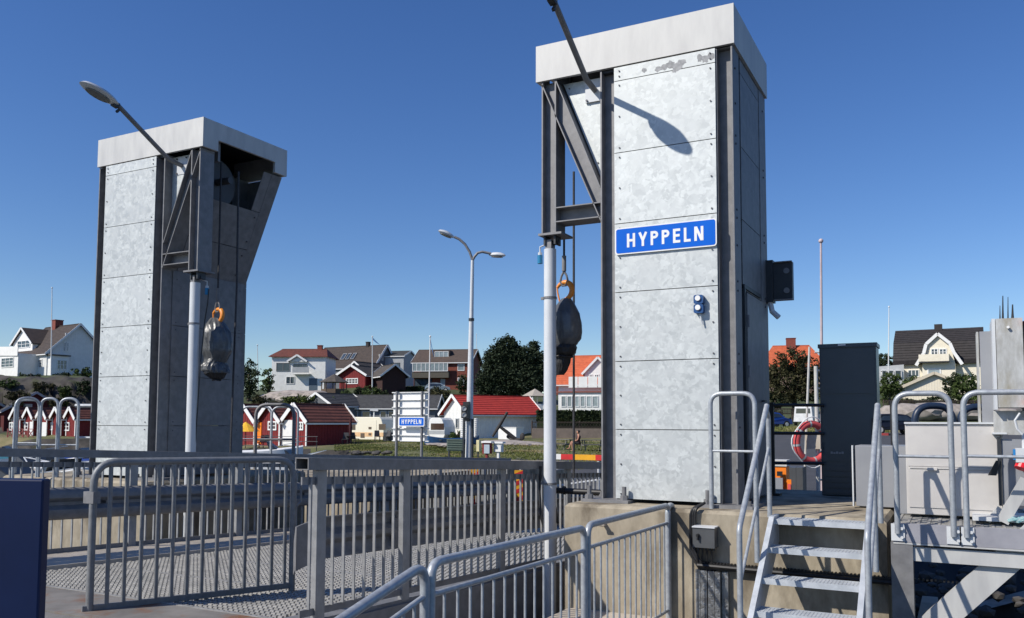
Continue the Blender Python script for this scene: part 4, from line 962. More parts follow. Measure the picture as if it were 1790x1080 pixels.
b = MB(); b.box(c+V(-.12, .05, -.12), c+V(.14, .2, .16)); b.build('rope_bag', CONC2, t)
t = thing('ticket_post', 'orange painted machine post with grey top beside the black railing', 'machine', on(1360, 14))
ORG = mat('orange_box', (.85, .22, .01), (.78, .19, .01), 5, .45)
ybox('orange_body', 1348, 816, 1374, 900, 14, .3, ORG, t); ybox('grey_top', 1346, 804, 1375, 815, 13.98, .34, STEEL_L, t)
ybox('grey_front', 1349, 835, 1368, 900, 13.9, .05, GREYC, t); ybox('slot', 1358, 824, 1367, 832, 13.9, .05, BLACKR, t)
t = thing('marker_plate', 'small orange and red plate low down beside the orange machine post', 'sign', on(1379, 14)); ybox('plate', 1375, 838, 1383, 900, 13.9, .02, ORG, t); ybox('red_field', 1377, 846, 1382, 858, 13.87, .02, REDL, t)
t = thing('cabinet', 'dark grey low cabinet on the asphalt behind the orange machine', 'cabinet', on(1392, 15)); ybox('left_door', 1376, 817, 1391, 905, 15, .4, mat('box_grey', (.07, .075, .08)), t); ybox('right_door', 1393, 817, 1403, 905, 15, .4, mat('box_grey', (.07, .075, .08)), t)

def car(label, x, d, yaw, L, W_, H, paint, van=False, group=None):
    o = on(x, d); t = thing('parked_van' if van else 'parked_car', label, 'van' if van else 'car', o, group)
    ex = RH*math.cos(yaw)+FH*math.sin(yaw); ey = -RH*math.sin(yaw)+FH*math.cos(yaw)
    fr = lambda a, b_, c: o+ex*a+ey*b_+ZV*c
    if van: side = [(-L/2, .35), (-L/2, H*.93), (-L/2+.15, H), (L*.20, H), (L*.36, H*.58), (L/2-.05, H*.48), (L/2, .35)]; win = [(L*.02, H*.60), (L*.02, H*.86), (L*.19, H*.86), (L*.31, H*.60)]
    else: side = [(-L/2, .3), (-L/2+.02, H*.62), (-L*.40, H*.68), (-L*.28, H*.97), (-L*.02, H), (L*.16, H*.93), (L*.29, H*.64), (L*.47, H*.52), (L/2, .3)]; win = [(-L*.36, H*.68), (-L*.26, H*.90), (L*.12, H*.90), (L*.23, H*.66)]
    b = MB(); n = len(side); vs = []
    for s_ in (-1, 1):
        for (a, z) in side: vs.append(fr(a, s_*W_/2*(1 if z < H*.66 else .84), z))
    b.add(vs, [tuple(range(n))[::-1], tuple(range(n, 2*n))]+[(i, (i+1) % n, (i+1) % n+n, i+n) for i in range(n)])
    o_ = b.build('body', paint, t); md = o_.modifiers.new('bevel', 'BEVEL'); md.width = .05; md.segments = 2
    G = glass('car_glass')
    for s_ in (-1, 1):
        b = MB(); b.prism([fr(a, s_*(W_/2*(.985 if z < H*.7 else .87)), z) for a, z in win], ey*s_*.02); b.build('window', G, t)
    b = MB(); k = -1
    b.prism([fr(-L/2-.01 if van else -L*.385, y_, z_) for y_, z_ in ((-W_*.36, H*.62), (W_*.36, H*.62), (W_*.34, H*.86), (-W_*.34, H*.86))], ex*-.02) if van else b.hexa([fr(-L*.395, -W_*.4, H*.70), fr(-L*.395, W_*.4, H*.70), fr(-L*.29, W_*.37, H*.93), fr(-L*.29, -W_*.37, H*.93), fr(-L*.405, -W_*.4, H*.71), fr(-L*.405, W_*.4, H*.71), fr(-L*.30, W_*.37, H*.945), fr(-L*.30, -W_*.37, H*.945)])
    b.build('rear_window', G, t)
    for a in (-L*.33, L*.32):
        for s_ in (-1, 1):
            c = fr(a, s_*(W_/2-.08), .32); b = MB(); b.cyl(c-ey*.11, c+ey*.11, .32, 18); wh = b.build('wheel', BLACKR, t)
            b = MB(); b.cyl(c-ey*.12, c+ey*.12, .18, 12); b.build('rim', STEEL_L, wh)
    return t
car('white van parked behind the life ring mast, rear towards the camera', 1412, 86, R(60), 4.4, 1.9, 1.95, mat('van_white', (.8, .8, .8), None, 3, .3), True)
car('blue car parked just right of the right tower', 1345, 78, R(20), 3.9, 1.7, 1.42, mat('car_blue', (.01, .06, .32), None, 3, .25))
car('dark blue car behind the low grey cabinet', 1560, 58, R(8), 4.3, 1.75, 1.4, mat('car_navy', (.006, .008, .02), None, 3, .5))
bxo = ybox('box', 1540, 757, 1553, 775, 56, .6, mat('dull_red', (.28, .03, .03), None, 5, .6), None)
tag(bxo, 'dull red box with a white stripe beside the dark blue car', 'box')

# ================================================================== ON THE QUAY (centre)
def cylpost(label, x, yt, d, r, m, name='post', cat='post', zb=None, r2=None):
    p = at(x, yt, d); o = on(x, d); b = MB(); b.tube([V(p.x, p.y, o.z if zb is None else zb), p], r, 10, rr=[r, r2 or r]); return tag(b.build(name, m, smooth=True), label, cat)
# double lamp post
dl = 36.0; o = on(820, dl)
t = thing('lamp_post', 'tall double armed lamp post with two oval heads near the centre', 'lamp post', o)
Lp = lambda x, y: at(x, y, dl)
q = Lp(826, 455)
b = MB(); b.tube([o, Lp(821, 730), Lp(824, 560)], .13, 14, rr=[.17, .145, .10]); b.tube([Lp(824, 562), q], .075, 12, rr=[.09, .07]); b.build('pole', POLE, t, smooth=True)
b = MB(); b.tube([Lp(824, 561), Lp(824, 556)], .12, 12); b.build('collar', DARK, t)
b = MB(); b.tube([q, Lp(821, 440), Lp(813, 427), Lp(803, 418), Lp(794, 414)], .055, 10); hl = b.build('arm', GALV, t, smooth=True)
b = MB(); b.tube([q, Lp(829, 449), Lp(835, 442), Lp(843, 440), Lp(858, 443)], .055, 10); b.build('arm', GALV, t, smooth=True)
for c, ax, l in ((Lp(780, 409), (Lp(766, 404)-Lp(794, 415)).normalized(), .70), (Lp(869, 446), (Lp(883, 447)-Lp(857, 445)).normalized(), .6)):
    sd_ = ax.cross(V(.0, 0, 1)).normalized(); ax2 = (ax+sd_*(-.25 if c.x < q.x else .2)+0*ZV).normalized(); sd_ = ax2.cross(ZV).normalized(); up_ = sd_.cross(ax2)
    b = MB(); oval(b, c, ax2, sd_, up_, .74, .34, .26); hd = b.build('lamp_head', POLE, t, smooth=True)
    b = MB(); b.prism([c-up_*.075+ax2*(.26*math.cos(a))+sd_*.13*math.sin(a) for a in [i*math.pi/8 for i in range(16)]], -up_*.012); b.build('lens', LENS, hd)
# traffic light on its bracket
t = thing('traffic_light', 'black two lamp traffic light on the foot of the double lamp post', 'traffic light', at(812, 720, dl-.4))
BLK = mat('black_plastic', (.015, .015, .016), None, 6, .4)
ybox('housing', 806, 708, 817, 731, dl-.5, .25, BLK, t); ybox('back', 809, 702, 820, 736, dl-.25, .1, BLK, t)
for y in (714, 725):
    c = at(811.5, y, dl-.52); b = MB(); b.cyl(c, c-FH*.06, .10, 14); b.build('lens', mat('signal_lens', (.45, .46, .45), None, 5, .3), t)
    b = MB(); b.tube([c-FH*.09+RH*.11*math.cos(a)+ZV*.11*math.sin(a) for a in [i*math.pi/8 for i in range(9)]], .012, 6); b.build('visor', BLK, t)
# back to back ribbed signs at the post foot
def ribboard(label, x0, x1, y0, y1, d, n=9, m=WHITE, legs=True, depth=.1, name='ribbed_sign', cat='sign'):
    t = thing(name, label, cat, on((x0+x1)/2, d)); ybox('board', x0, y0, x1, y1, d, .03, m, t)
    for k in range(n):
        y = y0+(y1-y0)*(k+.1)/n; ybox('rib', x0-.4, y, x1+.4, y+1.1*36/d, d-.05, .05, m, t)
    return t
ribboard('narrow white ribbed sign edge left of the lamp post foot', 805, 809, 731, 765, dl+.3); ribboard('white ribbed sign back between lamp post and right post', 812.5, 816.5, 735, 768, dl+.3); ribboard('white ribbed sign edge right of the lamp post foot', 829, 834, 731, 764, dl+.3)
for x, lab in ((811, 'dark sign post left of the lamp post foot'), (826, 'dark sign post right of the lamp post foot')): cylpost(lab, x, 732, dl-.2, .05, DARK, 'sign_post')
t = ribboard('green slatted board on legs left of the lamp post', 781, 808, 768, 788, 34, 5, mat('green_boards', (.10, .14, .11), None, 5, .6), name='notice_board', cat='board')
for x in (783, 806): cylp = ybox('leg', x, 788, x+2.5, 815, 34.1, .05, DARK, t)
t = thing('yellow_box', 'slim pale yellow box on a stake right of the lamp post', 'box', on(835, 34)); ybox('body', 832.5, 769, 837.5, 789, 34, .15, mat('pale_yellow', (.75, .68, .38), None, 5, .5), t); ybox('stake', 834, 789, 836, 815, 34.05, .05, DARK, t)
def mailbox(label, x0, x1, y0, y1, mb, mdoor, roof):
    t = thing('post_box', label, 'box', on((x0+x1)/2, 35)); ybox('body', x0, y0+3, x1, y1, 35, .16, mb, t)
    ybox('door', x0+3, y0+6, x1-1.5, y1-.5, 34.97, .03, mdoor, t); ybox('roof', x0-1.5, y0, x1+1.5, y0+3, 34.93, .26, roof, t); ybox('leg', (x0+x1)/2-2, y1, (x0+x1)/2+2, y1+18, 35.03, .1, mb, t)
mailbox('small red cabinet with grey door and white roof right of the lamp post', 843, 857, 771, 793, mat('cabin_red', (.22, .02, .02), (.17, .015, .018), 5, .6), mat('pale_blue_door', (.42, .50, .56), None, 3, .5), WHITE)
mailbox('small white cabinet with white roof, right of the red one', 863, 877, 772, 790, WHITE, WHITE, WHITE)
# village sign
ds_ = 38; t = thing('village_sign', 'blue HYPPELN village sign on two posts before a tall ribbed white board back', 'sign', on(715, ds_))
YS = at(716, 737, ds_).y; WX = hy(697, 737, YS-.12).x; WX2 = hy(742, 737, YS-.12).x
for x in (693, 737): p = hy(x+1, 684, YS); b = MB(); b.tube([V(p.x, p.y, on(x, ds_).z-.1), p], .065, 10); b.build('post', GALV, t, smooth=True)
YREF[t.name] = (YS, ds_)
ybox('board', 687, 686, 747, 772, ds_+.16, .04, WHITE, t)
for y in (685, 698, 711, 724, 748, 760, 770): ybox('rib', 685, y, 749, y+1.4, ds_+.08, .08, WHITE, t)
bs = hy(719.5, 737, YS-.12); XA = V(1, 0, 0); YN = V(0, -1, 0); sw = WX2-WX
b = MB(); b.prism([bs+XA*x+ZV*z for x, z in rounded(sw, .42, .06)], YN*.012); bb = b.build('border', WHITE, t)
b = MB(); b.prism([bs+YN*.013+XA*x+ZV*z for x, z in rounded(sw-.08, .34, .04)], YN*.003); b.build('blue_panel', BLUE, t)
word(bb, 'HYPPELN', bs+YN*.017, XA, ZV, YN, .20, .037, .04, WHITE)

# marker boards with red and yellow stripes
YEL = mat('sign_yellow', (.85, .42, .02), None, 5, .45); REDS = mat('sign_red', (.62, .03, .03), None, 5, .45)
def marker(label, x0, x1, y0, y1, d, lean=0):
    t = thing('marker_board', label, 'sign', on((x0+x1)/2, d)); a = at(x0, y1, d); c = at(x1, y0, d); w_ = (c-a).dot(RH); h = c.z-a.z
    b = MB(); b.prism([a, a+RH*w_, a+RH*w_+ZV*h, a+ZV*h], FH*.02); b.build('board', YEL, t)
    n = 4; st_h = h/n
    for k in range(n):
        z0 = k*st_h; pts = [(0, z0+st_h*.05), (w_, z0+st_h*.45), (w_, z0+st_h*.95), (0, z0+st_h*.55)]; b = MB(); b.prism([a-FH*.006+RH*x+ZV*z for x, z in pts], FH*.004); b.build('red_stripe', REDS, t)
    b = MB(); b.bar(a+RH*(w_/2)+V(0, 0, -.0)-FH*-.03, V(a.x, a.y, on(x0, d).z)+RH*(w_/2)+FH*.03, .05, .05); b.build('post', GALV, t)
marker('red and yellow striped marker board seen through the railing, left one', 819, 836, 800, 890, 17.5); marker('red and yellow striped marker board seen through the railing, right one', 899, 914, 822, 879, 18.5)
t = thing('barrier_boom', 'red and yellow striped barrier boom behind the right lifting pole', 'barrier', V(-1, 9.1, -1))
A = hy(971, 798, 9.0); B = A+V(3.0, 0, 0)
SG = (0, .14, .42, .95, 1.5, 2.05, 2.5, 3.0)
for k in range(7):
    p = A+V(SG[k], 0, 0); q = A+V(SG[k+1], 0, 0); b = MB(); b.bar(p, q, .05, .115); b.build('stripe', (WHITE, REDS, YEL, REDS, YEL, REDS, YEL)[k], t)
b = MB(); e = B; o = V(B.x, B.y+.1, ground_at(B.x, B.y)); b.box(V(o.x-.2, o.y-.2, o.z), V(o.x+.2, o.y+.2, B.z+.15)); b.build('housing', ORG, t)
# galvanised railing beyond the ramp end, on the asphalt
t = thing('railing', 'low pale tube railing on the asphalt beyond the ramp end', 'railing', on(960, 20))
for y in (0.55, 1.0):
    b = MB(); p = on(740, 21.0, y*.9); q = on(1048, 21.0, y*.9); b.tube([p, q], .03, 8); b.build('bar', POLE, t)
for k in range(8):
    x = 745+k*43; p = on(x, 21); b = MB(); b.tube([p, p+V(0, 0, .95)], .03, 8); b.build('post', POLE, t)

# picnic tables
WOOD = mat('weathered_wood', (.20, .19, .16), (.12, .115, .10), 12, .85, 0, .2, stretch=(1, 1, 1))
def picnic(label, x, d, yaw):
    o = on(x, d); t = thing('picnic_table', label, 'picnic table', o, 'picnic tables on the grass')
    ex = RH*math.cos(yaw)+FH*math.sin(yaw); ey = -RH*math.sin(yaw)+FH*math.cos(yaw); fr = lambda a, b_, c: o+ex*a+ey*b_+ZV*c
    for k in range(5): b = MB(); b.box((-.9, -.37+k*.15, .72), (.9, -.37+k*.15+.14, .76), fr); b.build('top_board', WOOD, t)
    for s_ in (-1, 1):
        for k in range(2): b = MB(); b.box((-.9, s_*.72-.14+k*.145, .42), (.9, s_*.72-.14+k*.145+.135, .46), fr); b.build('bench_board', WOOD, t)
    for a in (-.65, .65):
        b = MB(); b.bar(fr(a, -.25, .72), fr(a, -.62, 0), .05, .1); b.bar(fr(a, .25, .72), fr(a, .62, 0), .05, .1); b.bar(fr(a, -.85, .40), fr(a, .85, .40), .05, .1); b.build('leg_frame', WOOD, t)
picnic('weathered picnic table left of the seated person', 980, 60, R(-35)); picnic('weathered picnic table with the person sitting at its left end', 1036, 58, R(10))

# person on the bench
def person(x, d):
    o = on(x, d); t = thing('person', 'person in a dark top and shorts sitting on the picnic bench, bare legs crossed forward', 'person', o)
    sc_ = 1.0; L = -RH   # facing left in the picture
    pel = o+ZV*.55
    J = {'pel': pel, 'ab': pel+ZV*.22+L*.02, 'ch': pel+ZV*.42+L*-.02, 'neck': pel+ZV*.57+L*.0, 'hd': pel+ZV*.64+L*.03}
    pts = [pel, J['ab'], J['ch'], J['neck'], J['hd']]; rad = [.15, .12, .15, .055, .05]; ed = [(0, 1), (1, 2), (2, 3), (3, 4)]
    def limb(base, chain, rs):
        i0 = base
        for p, r_ in zip(chain, rs): pts.append(p); rad.append(r_); ed.append((i0, len(pts)-1)); i0 = len(pts)-1
    S = FH
    for s_, kn, ft in ((-1, L*.44+ZV*.03, L*.40-ZV*.50), (1, L*.45+ZV*.10, L*.62-ZV*.36)):
        h = pel+S*.09*s_; limb(0, [h+L*.03, pel+S*.10*s_+kn, pel+S*.08*s_+ft, pel+S*.08*s_+ft+L*.16-ZV*.02], [.09, .058, .038, .028])
        sh = J['ch']+S*.17*s_+ZV*.07; limb(2, [sh, sh-ZV*.27+L*.08, sh-ZV*.36+L*.30, sh-ZV*.36+L*.38], [.055, .04, .03, .028])
    me = bpy.data.meshes.new('body'); off = o; me.from_pydata([tuple(p-off) for p in pts], ed, []); ob = bpy.data.objects.new('body', me); COL.objects.link(ob); ob.parent = t
    SKIN = mat('skin', (.50, .25, .16), (.45, .22, .14), 5, .55, rand=0); me.materials.append(SKIN)
    sk = ob.modifiers.new('skin', 'SKIN'); sv = me.skin_vertices[0].data
    for i, r_ in enumerate(rad): sv[i].radius = (r_, r_)
    sv[0].use_root = True; ob.modifiers.new('sub', 'SUBSURF').levels = 1; ROOTLOC[ob.name] = off
    ob.modifiers['sub'].render_levels = 2
    hd = J['hd']+ZV*.10; b = MB(); b.ico(hd, .1, (.92, .82, 1.15), 3)
    b.prism([hd+L*.085+S*.015+ZV*.02, hd+L*.085-S*.015+ZV*.02, hd+L*.115-ZV*.02], ZV*-.012); b.build('head', SKIN, t, smooth=True)
    HAIR = mat('dark_hair', (.02, .013, .01), None, 30, .6); b = MB(); b.ico(hd-L*.03+ZV*.02, .108, (.95, .9, 1.1), 2, .05); b.ico(hd-L*.11+ZV*.06, .05, (1, 1, 1), 2, .05); b.build('hair', HAIR, t, smooth=True)
    CL = mat('dark_top', (.06, .012, .015), (.03, .01, .012), 8, .8); b = MB(); n = 14; rows = [(pel-ZV*.10, .17, .17), (pel+ZV*.05, .165, .16), (J['ab'], .135, .14), (J['ch'], .15, .19), (J['ch']+ZV*.09, .11, .15)]
    vs = [c+L*a*math.cos(6.283*j/n)+S*e*math.sin(6.283*j/n) for c, a, e in rows for j in range(n)]; fs = [(i*n+j, i*n+(j+1) % n, (i+1)*n+(j+1) % n, (i+1)*n+j) for i in range(4) for j in range(n)]
    b.add(vs, fs+[tuple(range(n)), tuple(range(4*n, 5*n))]); b.build('top', CL, t, smooth=True)
    b = MB(); b.tube([pel+S*-.1, pel+S*-.10+L*.24+ZV*.02], .095, 12, rr=[.11, .085]); b.tube([pel+S*.1, pel+S*.10+L*.24+ZV*.05], .095, 12, rr=[.11, .085]); b.build('shorts', mat('black_cloth', (.02, .02, .022), None, 8, .9), t, smooth=True)
person(1011, 57.2)

# anchor on the rock, white crate
b = MB(); random.seed(11)
for (x, d, r_, sq) in ((862, 72, 1.0, (1.5, 1.0, .22)), (880, 70, 1.3, (1.6, 1, .25)), (900, 70, 1.5, (1.5, 1, .2)), (920, 70, 1.2, (1.3, 1, .2)), (938, 69, .8, (1.4, 1, .2)), (872, 69, .6, (1.2, 1, .3)), (910, 68.5, .6, (1.6, 1, .24)), (890, 68, .5, (1.6, 1, .3))):
    b.ico(on(x, d, .0), r_, sq, 3, .09)
tag(b.build('rock', PALER, smooth=True), 'flat pale granite rock under the old anchor', 'rock')
t = thing('anchor', 'big rusty black anchor lying propped on the granite rock', 'anchor', on(885, 71)); da = 71
IRON = mat('old_iron', (.03, .028, .027), (.018, .016, .016), 8, .7); AP = lambda x, y, dd=0: at(x, y, da+dd)
b = MB(); b.tube([AP(873, 745), AP(886, 755), AP(902, 768)], .16, 10, rr=[.12, .15, .17]); b.build('shank', IRON, t, smooth=True)
b = MB(); b.tube([AP(861, 763), AP(873, 744), AP(887, 720)], .13, 10, rr=[.10, .15, .11]); b.build('stock', IRON, t, smooth=True)
b = MB(); b.tube([AP(890, 762, .4), AP(893, 768, .2), AP(902, 770), AP(910, 768, -.3), AP(914, 761, -.5)], .18, 10, rr=[.06, .14, .22, .15, .05]); b.build('arms', IRON, t, smooth=True)
b = MB(); b.ico(AP(891, 763, .4), .32, (1, .4, .7), 2); b.ico(AP(913, 763, -.5), .32, (.7, .4, 1), 2); b.build('flukes', IRON, t)
t = thing('crate', 'white crate standing behind the anchor by the red roofed building', 'box', on(895, 84)); o = on(893, 84); aa = R(-38)
ex = RH*math.cos(aa)-FH*math.sin(aa)*-1; ex = (RH*.8-FH*.6); ey = (RH*.6+FH*.8)
b = MB(); b.box((-1.1, -.6, 0), (1.1, .6, 1.15), lambda a, b_, c: o+ex*a+ey*b_+ZV*c); b.build('body', WHITE, t)
b = MB(); b.box((-1.15, -.65, 1.151), (1.15, .65, 1.2), lambda a, b_, c: o+ex*a+ey*b_+ZV*c); b.build('lid', WHITE, t)
# flag poles
def flagpole(label, x, yt, d, r=.055, pen=None, lean=0, m=WHITE):
    o = on(x, d); p = at(x+lean, yt, d); t = thing('flagpole', label, 'flagpole', o); b = MB(); b.tube([o, p], r, 8, rr=[r*1.3, r*.7]); b.build('pole', m, t, smooth=True)
    b = MB(); b.ico(p, r*1.6, (1, 1, 1), 2); b.build('finial', m, t)
    if pen:
        b = MB(); L_, dr_ = pen; b.prism([p-ZV*.1, p-ZV*.45, p+RH*L_*.5-ZV*(dr_*.6+.2), p+RH*L_-ZV*dr_], FH*.01); b.build('pennant', mat('pennant_blue', (.10, .22, .42), None, 3, .7), t)
flagpole('white flagpole before the white house on the left cliff', 86, 503, 108, .065, lean=5)
flagpole('white flagpole with a fluttering pennant before the dark roofed grey house', 650, 588, 122, .07, (1.1, 1.2), 1)
flagpole('tall white flagpole with limp pennant left of the brick house', 749, 588, 96, .075, (.5, 2.5), 3)
flagpole('thin distant flagpole beside the left tower', 450, 603, 150, .08); flagpole('thin white flagpole behind the tree, left of the cream gambrel house', 1554, 536, 112, .07)
flagpole('thin white mast above the brick house ridge', 833, 584, 150, .05)
flagpole('slim pinkish mast rising behind the dark kiosk', 1435, 421, 17, .03, m=mat('pink_mast', (.62, .50, .50), None, 5, .5))
# ================================================================== HOUSES
def rooftile(name, c1, c2): return mat(name, c1, c2, 2.2, .8, 0, .15, rand=.04, detail=8, stretch=(1, 1, 1))
R_BROWN = rooftile('brown_roof', (.065, .047, .038), (.04, .03, .026)); R_DARK = rooftile('dark_roof', (.035, .03, .03), (.02, .018, .018))
R_GREYB = rooftile('grey_brown_roof', (.10, .085, .07), (.06, .052, .045)); R_RED = rooftile('red_roof', (.50, .045, .03), (.38, .03, .022))
R_ORANGE = rooftile('orange_roof', (.60, .14, .055), (.46, .10, .04)); R_BOAT = rooftile('boathouse_roof', (.17, .055, .035), (.11, .036, .025))
R_FELT = rooftile('felt_roof', (.07, .07, .07), (.045, .045, .047))
W_WHITE = mat('white_wall', (.80, .80, .77), (.72, .72, .69), 2, .7, 0, .02, rand=.02); W_RED = mat('falu_red_wall', (.22, .018, .018), (.16, .013, .014), 6, .8, rand=.06)
W_GREY = mat('grey_wall', (.15, .165, .18), (.12, .13, .145), 2, .8); W_CREAM = mat('cream_wall', (.80, .74, .60), (.74, .68, .54), 2, .7, rand=.02)
W_BRICK = mat('brick_wall', (.23, .06, .035), (.15, .042, .028), 6, .85, 0, .2, rand=0); W_DARK = mat('dark_brown_wall', (.05, .02, .017), (.035, .015, .013), 5, .85)
W_LG = mat('pale_grey_wall', (.42, .44, .45), (.36, .38, .39), 2, .75)
CHIM = mat('chimney_brick', (.24, .06, .04), (.17, .045, .03), 6, .85)
PANE = glass('window_pane', (.05, .07, .09)); PANEL_ = glass('pale_window_pane', (.30, .36, .38), .15)
class House: pass
def house(name, label, corner, d, a, L, W_, He, Hr, wall, roof, trim=WHITE, oh=.35, barge=.16, boards=False, cat='house', group=None, chim=(), zb=None, hip=0.0, gamb=False, found=True):
    """corner: photo pixel of the nearest bottom corner; a: turn of the ridge; He eave height, Hr ridge height"""
    a = R(a); K = at(corner[0], corner[1], d)
    if zb is not None: K.z = zb
    ex = (RH*math.cos(a)-FH*math.sin(a)).normalized(); ey = (FH*math.cos(a)+RH*math.sin(a)).normalized(); s = 1 if a >= 0 else -1
    O = K-ex*(s*L/2)+ey*(W_/2); H = House(); H.ex, H.ey, H.O, H.s, H.L, H.W, H.K, H.He, H.Hr = ex, ey, O, s, L, W_, K, He, Hr
    fr = lambda x, y, z: O+ex*x+ey*y+ZV*z; H.fr = fr
    t = thing(name, label, cat, O, group); H.t = t
    b = MB(); dn = -1.5 if found else -.1
    b.box((-L/2, -W_/2, dn), (L/2, W_/2, He), fr)
    gx = L/2-.001
    if hip < .01: b.prism([fr(-gx, -W_/2+.01, He), fr(-gx, W_/2-.01, He), fr(-gx, 0, Hr-.05)], ex*(2*gx))
    b.build('wall', wall, t)
    if boards:
        b = MB()
        for k in range(int(L/.3)): x = -L/2+.15+k*.3; b.box((x-.02, -W_/2-.02, 0), (x+.02, -W_/2-.0, He-.02), fr)
        for k in range(int(W_/.3)):
            y = -W_/2+.15+k*.3; zt = He+(Hr-He)*(1-abs(y)/(W_/2))-.12; x = s*L/2; b.box((min(x, x+s*.02), y-.02, 0), (max(x, x+s*.02), y+.02, zt), fr)
        b.build('cover_strips', wall, t, kind='stuff')
    # roof in stepped courses
    sl = (Hr-He)/(W_/2); oy = oh; n = max(5, int(math.hypot(W_/2+oy, sl*(W_/2+oy))/.36)); rf = MB(); th = .05
    for side in (-1, 1):
        for k in range(n):
            y0 = (W_/2+oy)*(1-k/n); y1 = (W_/2+oy)*(1-(k+1)/n)
            z0 = Hr-sl*y0; z1 = Hr-sl*y1; xa = L/2+oh; q = hip*(k/n)*L/2; q2 = hip*((k+1)/n)*L/2
            A_ = [fr(-xa+q, side*y0, z0+.0), fr(xa-q, side*y0, z0+.0), fr(xa-q2, side*y1, z1), fr(-xa+q2, side*y1, z1)]
            B_ = [p+ZV*(.14) for p in A_[:2]]+[p+ZV*.09 for p in A_[2:]]
            rf.hexa([A_[0], A_[1], A_[2], A_[3], B_[0], B_[1], B_[2], B_[3]])
    rf.bar(fr(-L/2-oh+hip*L/2, 0, Hr+.11), fr(L/2+oh-hip*L/2, 0, Hr+.11), .22, .08)
    if hip > .01:
        for q in (-1, 1): rf.prism([fr(q*(L/2+oh), -W_/2-oy, Hr-sl*(W_/2+oy)+.05), fr(q*(L/2+oh), W_/2+oy, Hr-sl*(W_/2+oy)+.05), fr(q*(L/2+oh-hip*L/2), 0, Hr+.05)], ZV*.06)
    r_ = rf.build('roof', roof, t); H.roof = r_
    if barge and hip < .01:
        for q in (-1, 1):
            for side in (-1, 1):
                b = MB(); x = q*(L/2+oh+.015)
                b.bar(fr(x, side*(W_/2+oy+.02), Hr-sl*(W_/2+oy+.02)+.06), fr(x, 0, Hr+.06), .04, barge*1.6, ZV); b.build('bargeboard', trim, t)
        b = MB()
        for side in (-1, 1): b.box((-L/2-oh, side*(W_/2+oy)-.02, Hr-sl*(W_/2+oy)-.10), (L/2+oh, side*(W_/2+oy)+.02, Hr-sl*(W_/2+oy)+.03), fr)
        b.build('eave_board', trim, t)
    for (cx_, cw, ch, m) in chim:
        b = MB(); b.box((cx_-cw/2, -cw/2+.0, Hr-.8), (cx_+cw/2, cw/2, Hr+ch), fr); c = b.build('chimney', m, t)
        b = MB(); b.box((cx_-cw/2-.06, -cw/2-.06, Hr+ch), (cx_+cw/2+.06, cw/2+.06, Hr+ch+.1), fr); b.build('chimney_cap', m, c)
    return H
def plane(H, face):
    if face == 'S': return H.K-H.ey*.0, -H.ey, H.ex
    return H.K, H.ex*H.s, H.ey*H.s if H.s > 0 else -H.ey
def window(H, face, rect, nx=2, ny=1, fw_=.09, frame=WHITE, pane=None, off=0.0, name='window', par=None, base=None):
    p0, n, ux = base if base else plane(H, face); n = n.normalized(); p0 = p0+n*off
    x0, y0, x1, y1 = rect; a = hit(x0, (y0+y1)/2, p0, n); c = hit(x1, (y0+y1)/2, p0, n); zt = hit((x0+x1)/2, y0, p0, n).z; zb = hit((x0+x1)/2, y1, p0, n).z
    u = (c-a); u.z = 0; w_ = u.length; u.normalize(); o = V(a.x, a.y, zb); h = zt-zb; par = par or H.t
    q = lambda x, z, k: o+u*x+ZV*z+n*k
    def blk(b, xa, xb, za, zb_, k0, k1): b.hexa([q(xa, za, k0), q(xb, za, k0), q(xb, za, k1), q(xa, za, k1), q(xa, zb_, k0), q(xb, zb_, k0), q(xb, zb_, k1), q(xa, zb_, k1)])
    b = MB(); f = fw_
    blk(b, 0, w_, 0, f, -.02, .07); blk(b, 0, w_, h-f, h, -.02, .07); blk(b, 0, f, f, h-f, -.02, .07); blk(b, w_-f, w_, f, h-f, -.02, .07)
    for i in range(1, nx): x = w_*i/nx; blk(b, x-f*.45, x+f*.45, f, h-f, .011, .05)
    for i in range(1, ny): z = h*i/ny; blk(b, f, w_-f, z-f*.25, z+f*.25, .011, .045)
    w__ = b.build(name, frame, par)
    b = MB(); blk(b, f, w_-f, f, h-f, .002, .01)
    if par is H.t: b.build('pane', pane or PANE, w__)
    else: b.build('pane', pane or PANE, par)
    return w__
def door(H, face, rect, m=WHITE, base=None):
    p0, n, ux = base if base else plane(H, face); x0, y0, x1, y1 = rect; a = hit(x0, y1, p0, n); c = hit(x1, y1, p0, n); zt = hit(x0, y0, p0, n).z; u = c-a; u.z = 0
    b = MB(); o = V(a.x, a.y, min(a.z, c.z)); h = zt-o.z; b.hexa([o, o+u, o+u+n*.06, o+n*.06, o+ZV*h, o+u+ZV*h, o+u+n*.06+ZV*h, o+n*.06+ZV*h]); return b.build('door', m, H.t)
